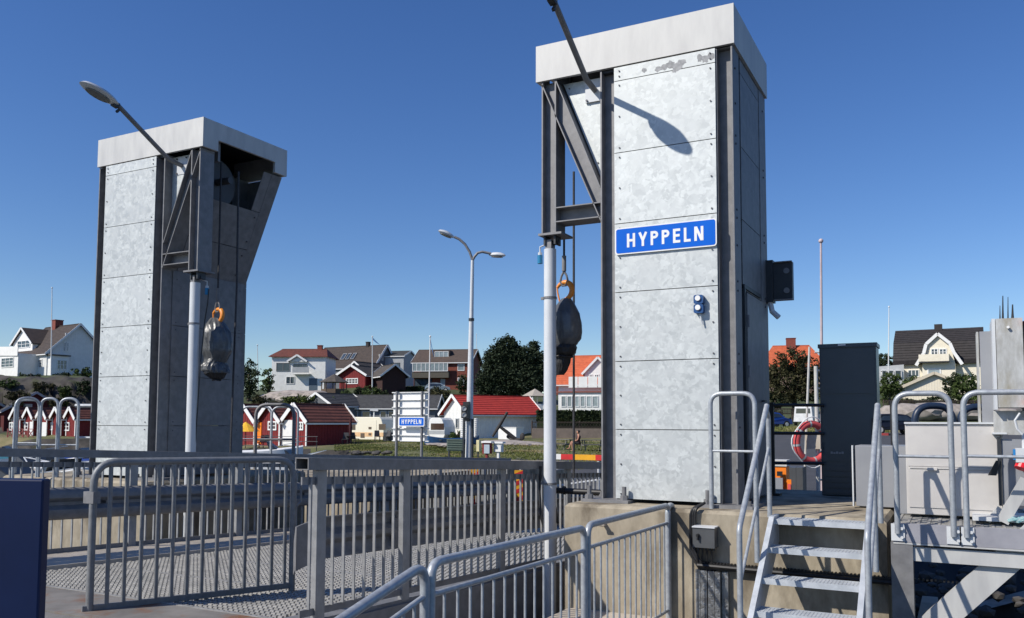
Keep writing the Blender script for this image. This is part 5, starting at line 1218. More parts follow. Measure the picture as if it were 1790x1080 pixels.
def wallbox(H, face, rect, dep, m, name, d_add=0, roof=None):   # a volume standing in front of a facade
    p0, n, ux = plane(H, face); x0, y0, x1, y1 = rect; p1 = p0+n*dep; a = hit(x0, y1, p1, n); c = hit(x1, y1, p1, n); zt = hit((x0+x1)/2, y0, p1, n).z
    u = c-a; u.z = 0; o = V(a.x, a.y, min(a.z, c.z)); h = zt-o.z; b = MB()
    b.hexa([o, o+u, o+u-n*(dep-.002), o-n*(dep-.002), o+ZV*h, o+u+ZV*h, o+u-n*(dep-.002)+ZV*h, o-n*(dep-.002)+ZV*h]); ob = b.build(name, m, H.t)
    if roof:
        b = MB(); uu = u.normalized()*.2; z = ZV*h; b.hexa([o+z-uu+n*.2, o+u+z+uu+n*.2, o+u+z+uu-n*(dep-.01), o+z-uu-n*(dep-.01), o+z-uu+n*.2+ZV*.15, o+u+z+uu+n*.2+ZV*.15, o+u+z+uu-n*(dep-.01)+ZV*.25, o+z-uu-n*(dep-.01)+ZV*.25]); b.build('porch_roof', roof, H.t)
    return ob, (p1, n, ux)
def dormer(H, face, x0, x1, ybase, yeave, yapex, dep, wall, roof, wins=(), front=.0, barge=WHITE):
    p0, n, ux = plane(H, face); p1 = p0-n*front; a = hit(x0, ybase, p1, n); c = hit(x1, ybase, p1, n); u = c-a; u.z = 0; w_ = u.length; u.normalize(); o = V(a.x, a.y, min(a.z, c.z))
    xm = (x0+x1)/2; ze = hit(xm, yeave, p1, n).z-o.z; za = hit(xm, yapex, p1, n).z-o.z
    b = MB(); b.prism([o, o+u*w_, o+u*w_+ZV*ze, o+u*w_/2+ZV*(za-.12), o+ZV*ze], -n*dep); ob = b.build('dormer', wall, H.t)
    b = MB(); sl = (za-ze)/(w_/2); k = .3
    for s_ in (-1, 1):
        e0 = o+u*(w_/2+s_*(w_/2+k))+ZV*(ze-sl*k)+n*.3; r0 = o+u*(w_/2)+ZV*za+n*.3
        b.hexa([e0, r0, r0-n*(dep+.3), e0-n*(dep+.3), e0+ZV*.1, r0+ZV*.1, r0-n*(dep+.3)+ZV*.1, e0-n*(dep+.3)+ZV*.1])
    b.build('dormer_roof', roof, ob)
    b = MB()
    for s_ in (-1, 1): b.bar(o+u*(w_/2+s_*(w_/2+k))+ZV*(ze-sl*k+.03)+n*.32, o+u*(w_/2)+ZV*(za+.03)+n*.32, .05, .26)
    b.build('dormer_bargeboard', barge, ob)
    for r_ in wins: window(H, face, r_, 3 if r_[2]-r_[0] > 14 else 2, 2, base=(p1, n, ux), off=.01)
    return ob

# --- left: white house on the cliff
H = house('white_house', 'white wooden house with brown roof and red chimney on the dark cliff at the left', (80, 662), 112, 35, 8.6, 8.4, 3.6, 7.6, W_WHITE, R_BROWN, chim=((-1.6, 1.1, .9, CHIM),), zb=6.2, boards=True)
dormer(H, 'S', 22, 56, 620, 600, 574, 4, W_WHITE, R_BROWN, [(31, 595, 53, 608)], front=.3)
_, bp = wallbox(H, 'S', (-30, 620, 30, 665), 2.6, W_WHITE, 'porch'); window(H, 'S', (3, 625, 24, 642), 3, 3, base=bp, off=.01)
b = MB(); p0, n, ux = bp; a = hit(-32, 621, p0+n*.1, n); c = hit(31, 621, p0+n*.1, n); b.bar(a+ZV*.55, c+ZV*.55, .08, 1.2); b.build('balcony_rail', W_WHITE, H.t)
window(H, 'S', (63, 628, 74, 643), 2, 3); window(H, 'E', (111, 598, 115, 614), 1, 2); window(H, 'E', (116.5, 598, 120, 614), 1, 2); window(H, 'E', (114, 582, 119, 586), 1, 1)
ob, bp = wallbox(H, 'E', (88, 622, 119, 662), .9, W_WHITE, 'bay', roof=R_GREYB); window(H, 'E', (99, 629, 117, 646), 3, 2, base=bp, off=.01)
# --- large dark boathouse and small red cabins, left
DRW = mat('dark_red_wall', (.10, .012, .014), (.07, .01, .011), 4, .8); GTR = mat('grey_trim', (.38, .39, .42), None, 3, .7)
H = house('boathouse', 'large dark red boathouse with grey trimmed gable behind the left cabins', (5, 775), 98, 50, 7, 6.4, 2.9, 4.95, DRW, R_FELT, trim=GTR, zb=-.95, cat='boathouse')
window(H, 'E', (41, 706, 56, 722), 1, 1, frame=W_LG, pane=PANEL_)
H = house('boathouse', 'dark red boathouse cut by the left picture edge', (-98, 775), 97, 50, 7, 6.4, 2.9, 4.95, DRW, R_FELT, trim=GTR, zb=-.95, cat='boathouse')
def cabin(label, x, d, k, L, W_, base_y, wins, drs, group, zb, He=2.2, Hr=3.35, open_=False):
    H = house('red_cabin', label, (x, base_y), d, -53, L, W_, He, Hr, W_RED, R_BOAT, oh=.28, barge=.22, boards=True, cat='cabin', group=group, zb=zb)
    for r_ in drs: door(H, 'E', r_)
    for r_ in wins: window(H, 'E', r_, 2, 2, .12)
    for y in (-W_/2, W_/2): b = MB(); b.box((-L/2-.05, y-.07, 0), (-L/2+.02, y+.07, He), H.fr); b.build('corner_board', WHITE, H.t)
    return H
labs = ['red cabin at the far left edge, mostly behind the hoops', 'red cabin with small white window, second from the left', 'red cabin with white door in the middle of the left row', 'red cabin with window, second from the right of the left row', 'rightmost red cabin of the left row, brown roof side showing']
for i, (x, wn_, dr) in enumerate(((34, [(17, 738, 24, 752)], []), (57, [(40, 738, 50, 752)], [(52, 737, 57, 763)]), (81, [], [(72, 738, 81, 763)]), (106, [(86, 738, 93, 752)], [(98, 738, 105, 763)]), (131, [(111, 738, 122, 753)], []))):
    cabin(labs[i], x, 90+1.1*(4-i), 0, 4.0, 1.95, 765, wn_, dr, 'small red cabins at the left', -.85, 2.0, 2.95)
labs = ['red cabin nearest the left tower, behind the yellow parasol', 'red cabin with an open orange door, middle of the centre row', 'rightmost red cabin of the centre row with white door and long tiled roof']
for i, (x, wn_, dr) in enumerate(((444, [], []), (488, [(469, 736, 484, 752)], []), (535, [(521, 737, 531, 752)], [(492, 734, 511, 778)]))):
    Hc = cabin(labs[i], x, 70+1.7*(2-i), 0, 5.0, 2.85, 782, wn_, dr, 'red cabins in the centre', -1.27, 2.15, 3.45)
    if i == 1: door(Hc, 'E', (447, 738, 457, 775), ORG)
# decks and clutter before the cabins
b = MB()
for k, (x, d) in enumerate(((430, 66), (445, 66), (455, 65.5), (463, 66), (600, 72), (612, 72), (622, 73), (632, 74))):
    pass
def chair(label, x, d, yaw, m):
    o = on(x, d); t = thing('garden_chair', label, 'chair', o, 'garden chairs by cabins and caravans'); ex = RH*math.cos(yaw)+FH*math.sin(yaw); ey = -RH*math.sin(yaw)+FH*math.cos(yaw); fr = lambda a, b_, c: o+ex*a+ey*b_+ZV*c
    b = MB(); b.box((-.25, -.25, .42), (.25, .25, .47), fr); b.build('seat', m, t); b = MB(); b.hexa([fr(-.25, .22, .47), fr(.25, .22, .47), fr(.25, .26, .47), fr(-.25, .26, .47), fr(-.22, .36, 1.0), fr(.22, .36, 1.0), fr(.22, .40, 1.0), fr(-.22, .40, 1.0)]); b.build('backrest', m, t)
    for a in (-.22, .22):
        for c in (-.22, .22): b = MB(); b.bar(fr(a, c, 0), fr(a, c, .42), .035, .035); b.build('leg', m, t)
DK = mat('dark_garden_furniture', (.03, .03, .035), None, 8, .6)
for i, (x, d, yw, m, lab) in enumerate(((466, 66.5, .3, DK, 'dark garden chair before the middle red cabin'), (454, 66, -.6, mat('dull_red', (.28, .03, .03)), 'red garden chair before the open orange door'), (604, 72, 0, DK, 'dark garden chair left of the folded parasol'), (621, 72, .8, DK, 'dark garden chair right of the folded parasol'), (660, 80, .3, DK, 'dark chair before the caravan door'), (676, 79, -.5, DK, 'dark chair right of the caravan door'))): chair(lab, x, d, yw, m)
def parasol(label, x, d, ytop, folded, m):
    o = on(x, d); p = at(x, ytop, d); t = thing('parasol', label, 'parasol', o); b = MB(); b.tube([o, p], .03, 6); b.build('pole', DK, t)
    b = MB(); n = 12
    if folded: b.tube([p, p-ZV*.3, p-ZV*.9, p-ZV*1.5, p-ZV*1.75], .1, 10, rr=[.03, .09, .15, .11, .04])
    else:
        vs = [p]+[p+RH*1.1*math.cos(6.283*j/n)+FH*1.1*math.sin(6.283*j/n)-ZV*.75 for j in range(n)]; b.add(vs, [(0, j+1, (j+1) % n+1) for j in range(n)])
    b.build('canopy', m, t)
parasol('folded dark red parasol before the cream caravan', 613, 72, 728, True, mat('wine_cloth', (.06, .015, .02), None, 8, .9))
parasol('open yellow parasol between the left tower and the red cabins', 430, 66, 737, False, mat('yellow_cloth', (.85, .55, .03), (.75, .30, .03), 3, .8))
t = thing('garden_table', 'small dark garden table under the folded parasol', 'table', on(613, 72)); o = on(613, 72); b = MB(); b.cyl(o+ZV*.70, o+ZV*.74, .5, 16); b.build('top', DK, t); b = MB(); b.cyl(o, o+ZV*.70, .04, 8); b.build('leg', DK, t)

# --- centre: white house
H = house('white_house', 'white two storey house with red tiled roof and balcony above the rocks', (568, 684), 128, 3, 8.2, 6, 5.2, 6.4, W_WHITE, rooftile('dull_red_roof', (.20, .06, .04), (.12, .04, .03)), chim=((2.4, .7, .6, CHIM),), zb=5.4, hip=.25, oh=.4)
H2 = H
window(H, 'S', (483, 634, 507, 649), 2, 1, .08, GALV); window(H, 'S', (513, 636, 537, 650), 3, 1, .06, GALV); window(H, 'S', (500, 658, 515, 671), 2, 1, .08); door(H, 'S', (540, 661, 554, 683), mat('blue_grey_door', (.10, .14, .18), None, 3, .5))
dormer(H, 'S', 506, 534, 632, 630, 621, 3, W_WHITE, R_GREYB, front=-.3)
b = MB(); p0, n, ux = plane(H, 'S'); a = hit(511, 654, p0+n*1.0, n); c = hit(540, 654, p0+n*1.0, n); u = c-a; u.z = 0; b.hexa([a, a+u, a+u-n*.98, a-n*.98, a+ZV*.12, a+u+ZV*.12, a+u-n*.98+ZV*.12, a-n*.98+ZV*.12]); b.build('balcony_floor', W_WHITE, H.t); b = MB(); b.bar(a+ZV*.65, a+u+ZV*.65, .05, .85); b.build('balcony_rail', W_LG, H.t)
# --- big grey house with dark roof
H = house('grey_house', 'large grey house with steep dark brown roof and skylights behind the white house', (653, 690), 148, 28, 13.5, 6.8, 5.6, 9.4, W_GREY, R_BROWN, zb=4.9, oh=.35, barge=.25, chim=((2.8, .6, .7, R_DARK),))
for r_ in ((594, 616, 601, 628), (603, 616, 609, 628), (611.5, 616, 618, 628)):
    p0, n, ux = plane(H, 'S'); sl = 3.8/3.4; a = hit(r_[0], r_[3], p0-n*1.0, n); c = hit(r_[2], r_[3], p0-n*1.0, n); u = c-a; u.z = 0
    a.z = H.K.z+5.6+sl*1.0+.2; v_ = (-n+ZV*sl).normalized()*1.6; nn = u.normalized().cross(v_.normalized()); nn = nn if nn.z > 0 else -nn
    b = MB(); b.hexa([a, a+u, a+u+v_, a+v_, a+nn*.1, a+u+nn*.1, a+u+v_+nn*.1, a+v_+nn*.1]); sk_ = b.build('skylight', GALV, H.t)
    b = MB(); i_ = .12; b.hexa([a+u*.15+v_*.08+nn*.101, a+u*.85+v_*.08+nn*.101, a+u*.85+v_*.9+nn*.101, a+u*.15+v_*.9+nn*.101, a+u*.15+v_*.08+nn*.11, a+u*.85+v_*.08+nn*.11, a+u*.85+v_*.9+nn*.11, a+u*.15+v_*.9+nn*.11]); b.build('pane', PANE, sk_)
window(H, 'E', (662.5, 619, 664.5, 630), 1, 1, .1, WHITE); window(H, 'E', (667, 619, 669.5, 630), 1, 1, .1, WHITE)
H = house('grey_annex', 'low grey building with white trimmed gable between the white house and the red cottage', (640, 690), 138, -60, 6, 4.6, 3.2, 4.9, W_LG, R_GREYB, zb=5.6, cat='house')
# --- small red cottage with two gables
H = house('red_cottage', 'small red cottage with white window and white gable boards in the centre', (638, 690), 126, -66, 7.5, 4.6, 2.6, 3.9, W_RED, R_GREYB, zb=5.2, oh=.5, barge=.2, boards=True, cat='cottage')
window(H, 'E', (605, 661, 626, 671), 4, 2, .12)
H = house('dark_shed', 'dark brown shed with white edged gable right of the red cottage', (668, 700), 124, 62, 5, 3.6, 3.0, 4.4, W_DARK, R_GREYB, zb=4.7, oh=.5, barge=.16, cat='shed')
H = house('grey_house', 'small house with flat dark roof and white balcony behind the dark shed', (705, 680), 150, 15, 5.2, 6, 6.8, 7.8, W_LG, R_FELT, zb=5.6, oh=.25)
window(H, 'S', (683, 634, 699, 645), 2, 1, .08, DARK); b = MB(); p0, n, ux = plane(H, 'S'); a = hit(679, 652, p0+n*.8, n); c = hit(704, 652, p0+n*.8, n); b.bar(a, c, .06, 1.0); b.build('balcony_rail', W_WHITE, H.t)
H = house('house', 'bit of an orange roofed house between the flat roofed one and the brick house', (719, 690), 175, 10, 5, 5, 5.0, 6.6, W_DARK, R_ORANGE, zb=5.4)
# --- gazebo
def gazebo(label, x, d, r_, hw, hr, wall, roof, zb, n=8):
    o = on(x, d); o.z = zb; t = thing('gazebo', label, 'gazebo', o); P_ = [o+RH*r_*math.cos(6.283*j/n+.3)+FH*r_*math.sin(6.283*j/n+.3) for j in range(n)]
    for p in P_: b = MB(); b.cyl(p-ZV*.3, p+ZV*hw, .07, 6); b.build('post', wall, t)
    b = MB()
    for j in range(n): b.bar(P_[j]+ZV*.5, P_[(j+1) % n]+ZV*.5, .05, .9)
    b.build('parapet', wall, t)
    b = MB(); Q = [o+(p-o)*1.22+ZV*hw for p in P_]; ap = o+ZV*(hw+hr); b.add(Q+[ap], [(j, (j+1) % n, n) for j in range(n)]+[tuple(range(n))]); b.build('roof', roof, t)
gazebo('wooden gazebo with brown cone roof left of the red cottage', 583, 118, 1.7, 1.9, 1.2, mat('brown_wood', (.13, .09, .06), None, 6, .8), R_GREYB, 4.3)
gazebo('pale garden pavilion with light hipped roof right of the red roofed building', 935, 102, 1.35, 1.9, .9, W_WHITE, mat('pale_roof', (.42, .38, .32), None, 4, .9), 2.0, 6)
# --- brick house
H = house('brick_house', 'red brick house with brown roof, glazed veranda and dormer window', (821, 682), 138, 10, 9.4, 8.4, 4.7, 6.9, W_BRICK, rooftile('brown_grey_roof', (.12, .085, .065), (.08, .058, .046)), zb=5.9, oh=.4)
window(H, 'S', (721, 634, 783, 649), 8, 1, .09, WHITE, PANEL_, off=.9, name='veranda'); wallbox(H, 'S', (720, 650, 784, 660), .85, mat('veranda_boards', (.10, .09, .07), None, 5, .8), 'veranda_base'); window(H, 'S', (800, 636, 812, 648), 1, 1, .1, WHITE, PANEL_); window(H, 'S', (800, 660, 812, 674), 2, 1, .1, WHITE, PANEL_)
window(H, 'S', (724, 662, 755, 676), 3, 1, .1, DARK); door(H, 'S', (770, 662, 778, 678), W_LG)
p0, n, ux = plane(H, 'S'); bp = (p0-n*1.6, n, ux)
a = hit(757, 629, bp[0], n); c = hit(786, 629, bp[0], n); u = c-a; u.z = 0; zt = hit(770, 612, bp[0], n).z; o_ = V(a.x, a.y, a.z); b = MB(); h_ = zt-a.z; b.hexa([o_, o_+u, o_+u-n*3, o_-n*3, o_+ZV*h_, o_+u+ZV*h_, o_+u-n*3+ZV*h_, o_-n*3+ZV*h_]); b.build('dormer', R_BROWN, H.t); window(H, 'S', (760, 614, 784, 627), 3, 1, .08, WHITE, PANEL_, base=bp, off=.02)
# --- long low grey building behind the caravans
H = house('long_building', 'long low grey building with felt roof behind the caravans', (760, 745), 106, 4, 15.5, 6, 3.4, 4.9, W_GREY, R_FELT, zb=-.8, oh=.4, barge=.2)
for r_ in ((608, 718, 626, 733), (632, 718, 648, 733), (664, 718, 676, 733), (678, 718, 690, 733)): window(H, 'S', r_, 1, 1, .12, W_LG, PANE)
H = house('gable_end', 'pale trimmed gable of a low grey building just above the cabin roofs', (580, 735), 103, -58, 6, 5.0, 3.6, 5.0, W_GREY, R_FELT, zb=-.8, oh=.3, barge=.18, cat='building')
b = MB(); a = at(647, 716, 100); c = at(661, 717, 100); b.bar(a, c, .3, .25); q = at(654, 740, 100); b.bar(V((a.x+c.x)/2, (a.y+c.y)/2, a.z), V((a.x+c.x)/2, (a.y+c.y)/2, -.9), .12, .12); tag(b.build('porch_canopy', WHITE), 'small white porch canopy before the long grey building', 'canopy')
b = MB(); o = at(742, 712, 112); b.box((-1.0, 0, -2), (1.0, 2.5, 1.55), lambda x, y, z: o+RH*x*1.0+FH*y+ZV*z); tag(b.build('block_hut', mat('grey_blocks', (.26, .26, .24), (.2, .2, .19), 3, .9)), 'small windowless grey block hut below the brick house', 'hut')
# --- caravans
def caravan(label, x0, x1, y0, y1, d, paint, band, wins, doorr=None, dep=2.1):
    t = thing('caravan', label, 'caravan', on((x0+x1)/2, d)); a = at(x0, y1, d); c = at(x1, y0, d); w_ = (c-a).dot(RH); h = c.z-a.z; w_ = w_/RH.x; q = lambda x, y, z: a+V(x, y, z)
    pr = [(0.08, .0), (w_-.15, .0), (w_, .3), (w_-.05, h*.55), (w_-.35, h*.9), (w_-.6, h), (.35, h), (.08, h*.9), (0, h*.5)]
    b = MB(); b.prism([q(x, 0, z) for x, z in pr], V(0, dep, 0)); o_ = b.build('body', paint, t); md = o_.modifiers.new('bevel', 'BEVEL'); md.width = .06; md.segments = 3
    b = MB(); b.hexa([q(.05, -.012, .18*h), q(w_-.05, -.012, .18*h), q(w_-.05, .0, .18*h), q(.05, 0, .18*h), q(.05, -.012, .36*h), q(w_-.03, -.012, .36*h), q(w_-.03, 0, .36*h), q(.05, 0, .36*h)]); b.build('stripe', band, t)
    for (xa, ya, xb, yb) in wins:
        A = at(xa, yb, d); C = at(xb, ya, d); b = MB(); A = hy(xa, yb, a.y-.03); C = hy(xb, ya, a.y-.03); b.box((A.x, a.y-.03, A.z), (C.x, a.y-.002, A.z+(C.z-A.z))); b.build('window', glass('caravan_window', (.10, .06, .045), .15), t)
    if doorr:
        xa, ya, xb, yb = doorr; A = hy(xa, yb, a.y-.025); C = hy(xb, ya, a.y-.025); b = MB(); b.box((A.x, a.y-.025, A.z), (C.x, a.y-.002, C.z)); b.build('door', paint, t)
    for x in (w_*.45, w_*.6):
        b = MB(); b.cyl(q(x, .05, -.05), q(x, .3, -.05), .32, 16); b.build('wheel', BLACKR, t)
    b = MB(); b.box((0, 0, 0), (.01, .01, .01)) if 0 else b.bar(q(w_, dep/2, .15), q(w_+.9, dep/2, .1), .08, .08); b.build('drawbar', DARK, t)
    return t
CREAM = mat('caravan_cream', (.82, .77, .62), (.80, .75, .60), 3, .4, rand=0)
caravan('cream caravan with orange stripe behind the folded parasol', 601, 677, 729, 770, 88, CREAM, mat('cream_stripe', (.80, .52, .28), None, 3, .5), [(603, 740, 621, 751), (662, 741, 674, 751), (644, 746, 649, 750), (644, 757, 649, 761), (630, 757, 637, 765)], (651, 734, 658, 768))
caravan('white caravan beside the cream one, left of the village sign', 679, 690, 729, 768, 90, W_WHITE, W_LG, [(680, 741, 688, 751)])
caravan('white caravan behind the village sign board', 700, 745, 729, 768, 90, W_WHITE, W_WHITE, [(706, 746, 735, 752)])
caravan('white caravan with dark end window left of the red roofed building', 749, 779, 730, 765, 87, W_WHITE, W_LG, [(753, 740, 776, 751)])
b = MB(); a = on(702, 80); b.box((-1.6, -.7, 0), (1.6, .7, .8), lambda x, y, z: a+RH*x+FH*y+ZV*z); tag(b.build('covered_trailer', TARP), 'grey tarpaulin covered trailer before the white caravan', 'trailer')
b = MB(); a = on(721, 76); b.box((-.7, -.3, .1), (.7, .3, .4), lambda x, y, z: a+RH*x+FH*y+ZV*z); b.ico(a+ZV*.45, .3, (1.3, .8, .6), 1); tag(b.build('red_canoe_gear', REDL), 'small red gear lying beside the village sign', 'gear')
def rowboat(label, x, d, L, m, yaw=0):
    o = on(x, d); t = thing('rowing_boat', label, 'boat', o); ex = RH*math.cos(yaw)+FH*math.sin(yaw); ey = FH*math.cos(yaw)-RH*math.sin(yaw); vs = []; n = 12; fs = []
    for i in range(n+1):
        s_ = i/n; x_ = (s_-.5)*L; w_ = .75*math.sin(math.pi*min(1, s_*1.25)*.5+.3 if s_ < .6 else math.pi*(1-s_)/.8)**.8 if 0 < s_ < 1 else .05; h = .5+.25*(2*s_-1)**2
        for y_, z_ in ((-w_, h), (-w_*.7, .15), (0, .0), (w_*.7, .15), (w_, h)): vs.append(o+ex*x_+ey*y_+ZV*z_)
    for i in range(n):
        for j in range(4): fs.append((i*5+j, i*5+j+1, (i+1)*5+j+1, (i+1)*5+j))
    b = MB(); b.add(vs, fs); h_ = b.build('hull', m, t); md = h_.modifiers.new('th', 'SOLIDIFY'); md.thickness = .05
    b = MB()
    for k in (-.2, .1, .3): b.bar(o+ex*L*k-ey*.6+ZV*.4, o+ex*L*k+ey*.6+ZV*.4, .2, .04)
    b.build('thwarts', WOOD, t)
rowboat('blue rowing boat pulled up on the grass before the white building', 790, 66, 4.2, mat('boat_blue', (.02, .08, .20), None, 6, .5))
# --- white building with red roof
H = house('red_roofed_building', 'white building with bright red metal roof behind the anchor', (816, 768), 88, -33, 9.0, 5.0, 2.75, 4.5, W_WHITE, R_RED, zb=-.95, oh=.45, barge=.2, boards=True, cat='building')
for c_ in (1,):
    window(H, 'E', (797, 731, 803, 749), 1, 1, .1, W_LG)
# --- house with orange roof, right of the pole
H = house('white_house', 'white house with bright orange tiled roof, glass veranda and balcony right of the lifting pole', (1075, 745), 102, 16, 6.9, 8.5, 5.1, 8.5, W_WHITE, R_ORANGE, zb=.6, oh=.5)
ob, bp = wallbox(H, 'S', (976, 686, 1075, 745), 2.2, W_WHITE, 'veranda', roof=mat('dull_red_trim', (.25, .08, .06)))
for r_ in ((981, 692, 990, 711), (991.5, 692, 1000, 711), (1005, 692, 1013, 711), (1014.5, 692, 1023, 711), (1025, 692, 1034, 711), (1035.5, 692, 1046, 711)): window(H, 'S', r_, 1, 1, .07, WHITE, PANEL_, base=bp, off=.01)
b = MB(); p0, n, ux = bp; a = hit(994, 679, p0, n); c = hit(1080, 679, p0, n); u = (c-a); u.z = 0; L_ = u.length; u.normalize()
for k in range(5):
    p = a+u*(L_*k/5); q = a+u*(L_*(k+1)/5-.08); bb = MB(); bb.bar(p+ZV*.75, q+ZV*.75, .04, 1.3); bb.build('balcony_panel', W_WHITE, H.t)
dormer(H, 'S', 1022, 1070, 680, 650, 625, 4, W_WHITE, R_ORANGE, [(1030, 654, 1036, 664), (1039, 654, 1047, 664)], front=.6)
H = house('house', 'grey brown roof of a house peeping up behind the orange roofed one', (1040, 680), 150, 12, 8, 8, 7.5, 10.8, W_BRICK, R_GREYB, zb=1.9)
# --- right: orange roofed house behind the tree
H = house('house', 'house with orange tiled hipped roof and brick chimney behind the dark tree at the right', (1445, 690), 122, 14, 9.0, 7, 5.6, 8.6, mat('pale_brick', (.40, .28, .22)), R_ORANGE, zb=3.6, hip=.5, chim=((.0, 1.3, 1.1, CHIM),))
# --- cream house with gambrel roof
def gambrel():
    d = 118; K = at(1716, 672, d-2.5); K.z = 6.0; a = R(30); ex = (RH*math.cos(a)-FH*math.sin(a)).normalized(); ey = (FH*math.cos(a)+RH*math.sin(a)).normalized(); L = 10.6; W_ = 8.4
    O = K-ex*L/2+ey*W_/2; fr = lambda x, y, z: O+ex*x+ey*y+ZV*z; H = House(); H.ex, H.ey, H.O, H.s, H.L, H.W, H.K = ex, ey, O, 1, L, W_, K
    t = thing('cream_house', 'cream house with dark gambrel roof, curved white gable and balcony at the right', 'house', O); H.t = t
    prof_ = [(-W_/2-.5, 3.0), (-W_/2+.1, 3.6), (-W_/2+1.1, 6.2), (0, 8.3), (W_/2-1.1, 6.2), (W_/2-.1, 3.6), (W_/2+.5, 3.0)]
    b = MB(); b.box((-L/2, -W_/2, -2), (L/2, W_/2, 3.3), fr); b.prism([fr(-L/2, y, z) for y, z in [(-W_/2, 3.2)]+[(y*.98, z-.12) for y, z in prof_[1:6]]+[(W_/2, 3.2)]], ex*L); b.build('wall', W_CREAM, t)
    b = MB()
    for (ya, za), (yb, zb_) in zip(prof_, prof_[1:]):
        n = 7
        for k in range(n):
            p = (ya+(yb-ya)*k/n, za+(zb_-za)*k/n); q = (ya+(yb-ya)*(k+1)/n, za+(zb_-za)*(k+1)/n); up = (p, q) if yb <= 0 else (q, p); xa = L/2+.35
            lo_, hi_ = up; b.hexa([fr(-xa, lo_[0], lo_[1]), fr(xa, lo_[0], lo_[1]), fr(xa, hi_[0], hi_[1]), fr(-xa, hi_[0], hi_[1])]+[v+ZV*.06+(-ey if yb <= 0 else ey)*.07 for v in (fr(-xa, lo_[0], lo_[1]), fr(xa, lo_[0], lo_[1]))]+[v+ZV*.05 for v in (fr(xa, hi_[0], hi_[1]), fr(-xa, hi_[0], hi_[1]))])
    b.build('roof', R_DARK, t)
    b = MB(); b.box((-.5, -.4, 7.9), (.5, .4, 9.0), fr); b.build('chimney', R_DARK, t)
    # projecting gable bay
    p0 = fr(0, -W_/2-1.5, 0); n = -ey
    A = hit(1613, 670, p0, n); C = hit(1671, 670, p0, n); u = C-A; u.z = 0; w_ = u.length; u.normalize(); o = V(A.x, A.y, K.z-1.5)
    zz = lambda y: hit(1640, y, p0, n).z-o.z
    ze, zm, za = zz(637), zz(600), zz(585)
    poly = [(0, 0), (w_, 0), (w_, ze), (w_*.87, zz(604)), (w_*.5, za), (w_*.13, zz(604)), (0, ze)]
    b = MB(); b.prism([o+u*x+ZV*z for x, z in poly], -n*5); b.build('front_bay', W_CREAM, t)
    br = [(-.75, zz(638)), (w_*.06, zz(617)), (w_*.14, zz(601)), (w_*.5, zz(583.5)), (w_*.86, zz(601)), (w_*.97, zz(617)), (w_+.85, zz(638))]
    b = MB()
    for p, q in zip(br, br[1:]): b.bar(o+u*p[0]+ZV*p[1]+n*.35, o+u*q[0]+ZV*q[1]+n*.35, .12, .42)
    b.build('bargeboard', WHITE, t); b = MB()
    for p, q in zip(br, br[1:]):
        P1 = o+u*p[0]+ZV*(p[1]+.05)+n*.3; P2 = o+u*q[0]+ZV*(q[1]+.05)+n*.3; b.hexa([P1, P2, P2-n*5.3, P1-n*5.3, P1+ZV*.12, P2+ZV*.12, P2-n*5.3+ZV*.12, P1-n*5.3+ZV*.12])
    b.build('bay_roof', R_DARK, t); bp = (p0, n, u)
    window(H, 'S', (1627, 609, 1640, 621), 2, 2, .12, base=bp, off=.01); window(H, 'S', (1641.5, 609, 1655, 621), 2, 2, .12, base=bp, off=.01); window(H, 'S', (1621, 644, 1645, 659), 1, 1, .16, WHITE, PANEL_, base=bp, off=.01)
    window(H, 'S', (1587, 646, 1607, 659), 3, 1, .1, base=(fr(0, -W_/2, 0), n, u), off=.01)
    b = MB(); q0 = hit(1606, 634, p0+n*1.0, n); q1 = hit(1659, 634, p0+n*1.0, n); uu = q1-q0; uu.z = 0
    b.hexa([q0, q0+uu, q0+uu-n*1, q0-n*1, q0+ZV*.15, q0+uu+ZV*.15, q0+uu-n*1+ZV*.15, q0-n*1+ZV*.15]); b.build('balcony_floor', DARK, t); b = MB(); b.bar(q0+ZV*.65, q0+uu+ZV*.65, .06, .95); b.bar(q0+uu+ZV*.65, q0+uu-n*1+ZV*.65, .06, .95); b.build('balcony_rail', W_CREAM, t)
    b = MB(); q0 = at(1530, 662, 119); q1 = at(1580, 662, 119); b.hexa([q0-ZV*2, q1-ZV*2, q1-ZV*2+FH*5, q0-ZV*2+FH*5, at(1530, 641, 119), at(1580, 637, 119), at(1580, 637, 119)+FH*5, at(1530, 641, 119)+FH*5]); b.build('side_extension', W_WHITE, t)
    for r_ in ((1541, 647, 1550, 659), (1553, 647, 1562, 659), (1564, 647, 1576, 659)): window(H, 'S', r_, 1, 1, .1, WHITE, PANE, base=(at(1550, 650, 118.9), -FH, RH), off=.01)
gambrel()
H = house('garage', 'cream boarded garage with low gable below the cream house', (1694, 712), 104, -66, 6, 7.4, 2.4, 4.1, W_CREAM, R_DARK, trim=mat('beige_trim', (.62, .55, .42)), zb=2.9, oh=.5, barge=.22, boards=True, cat='garage')

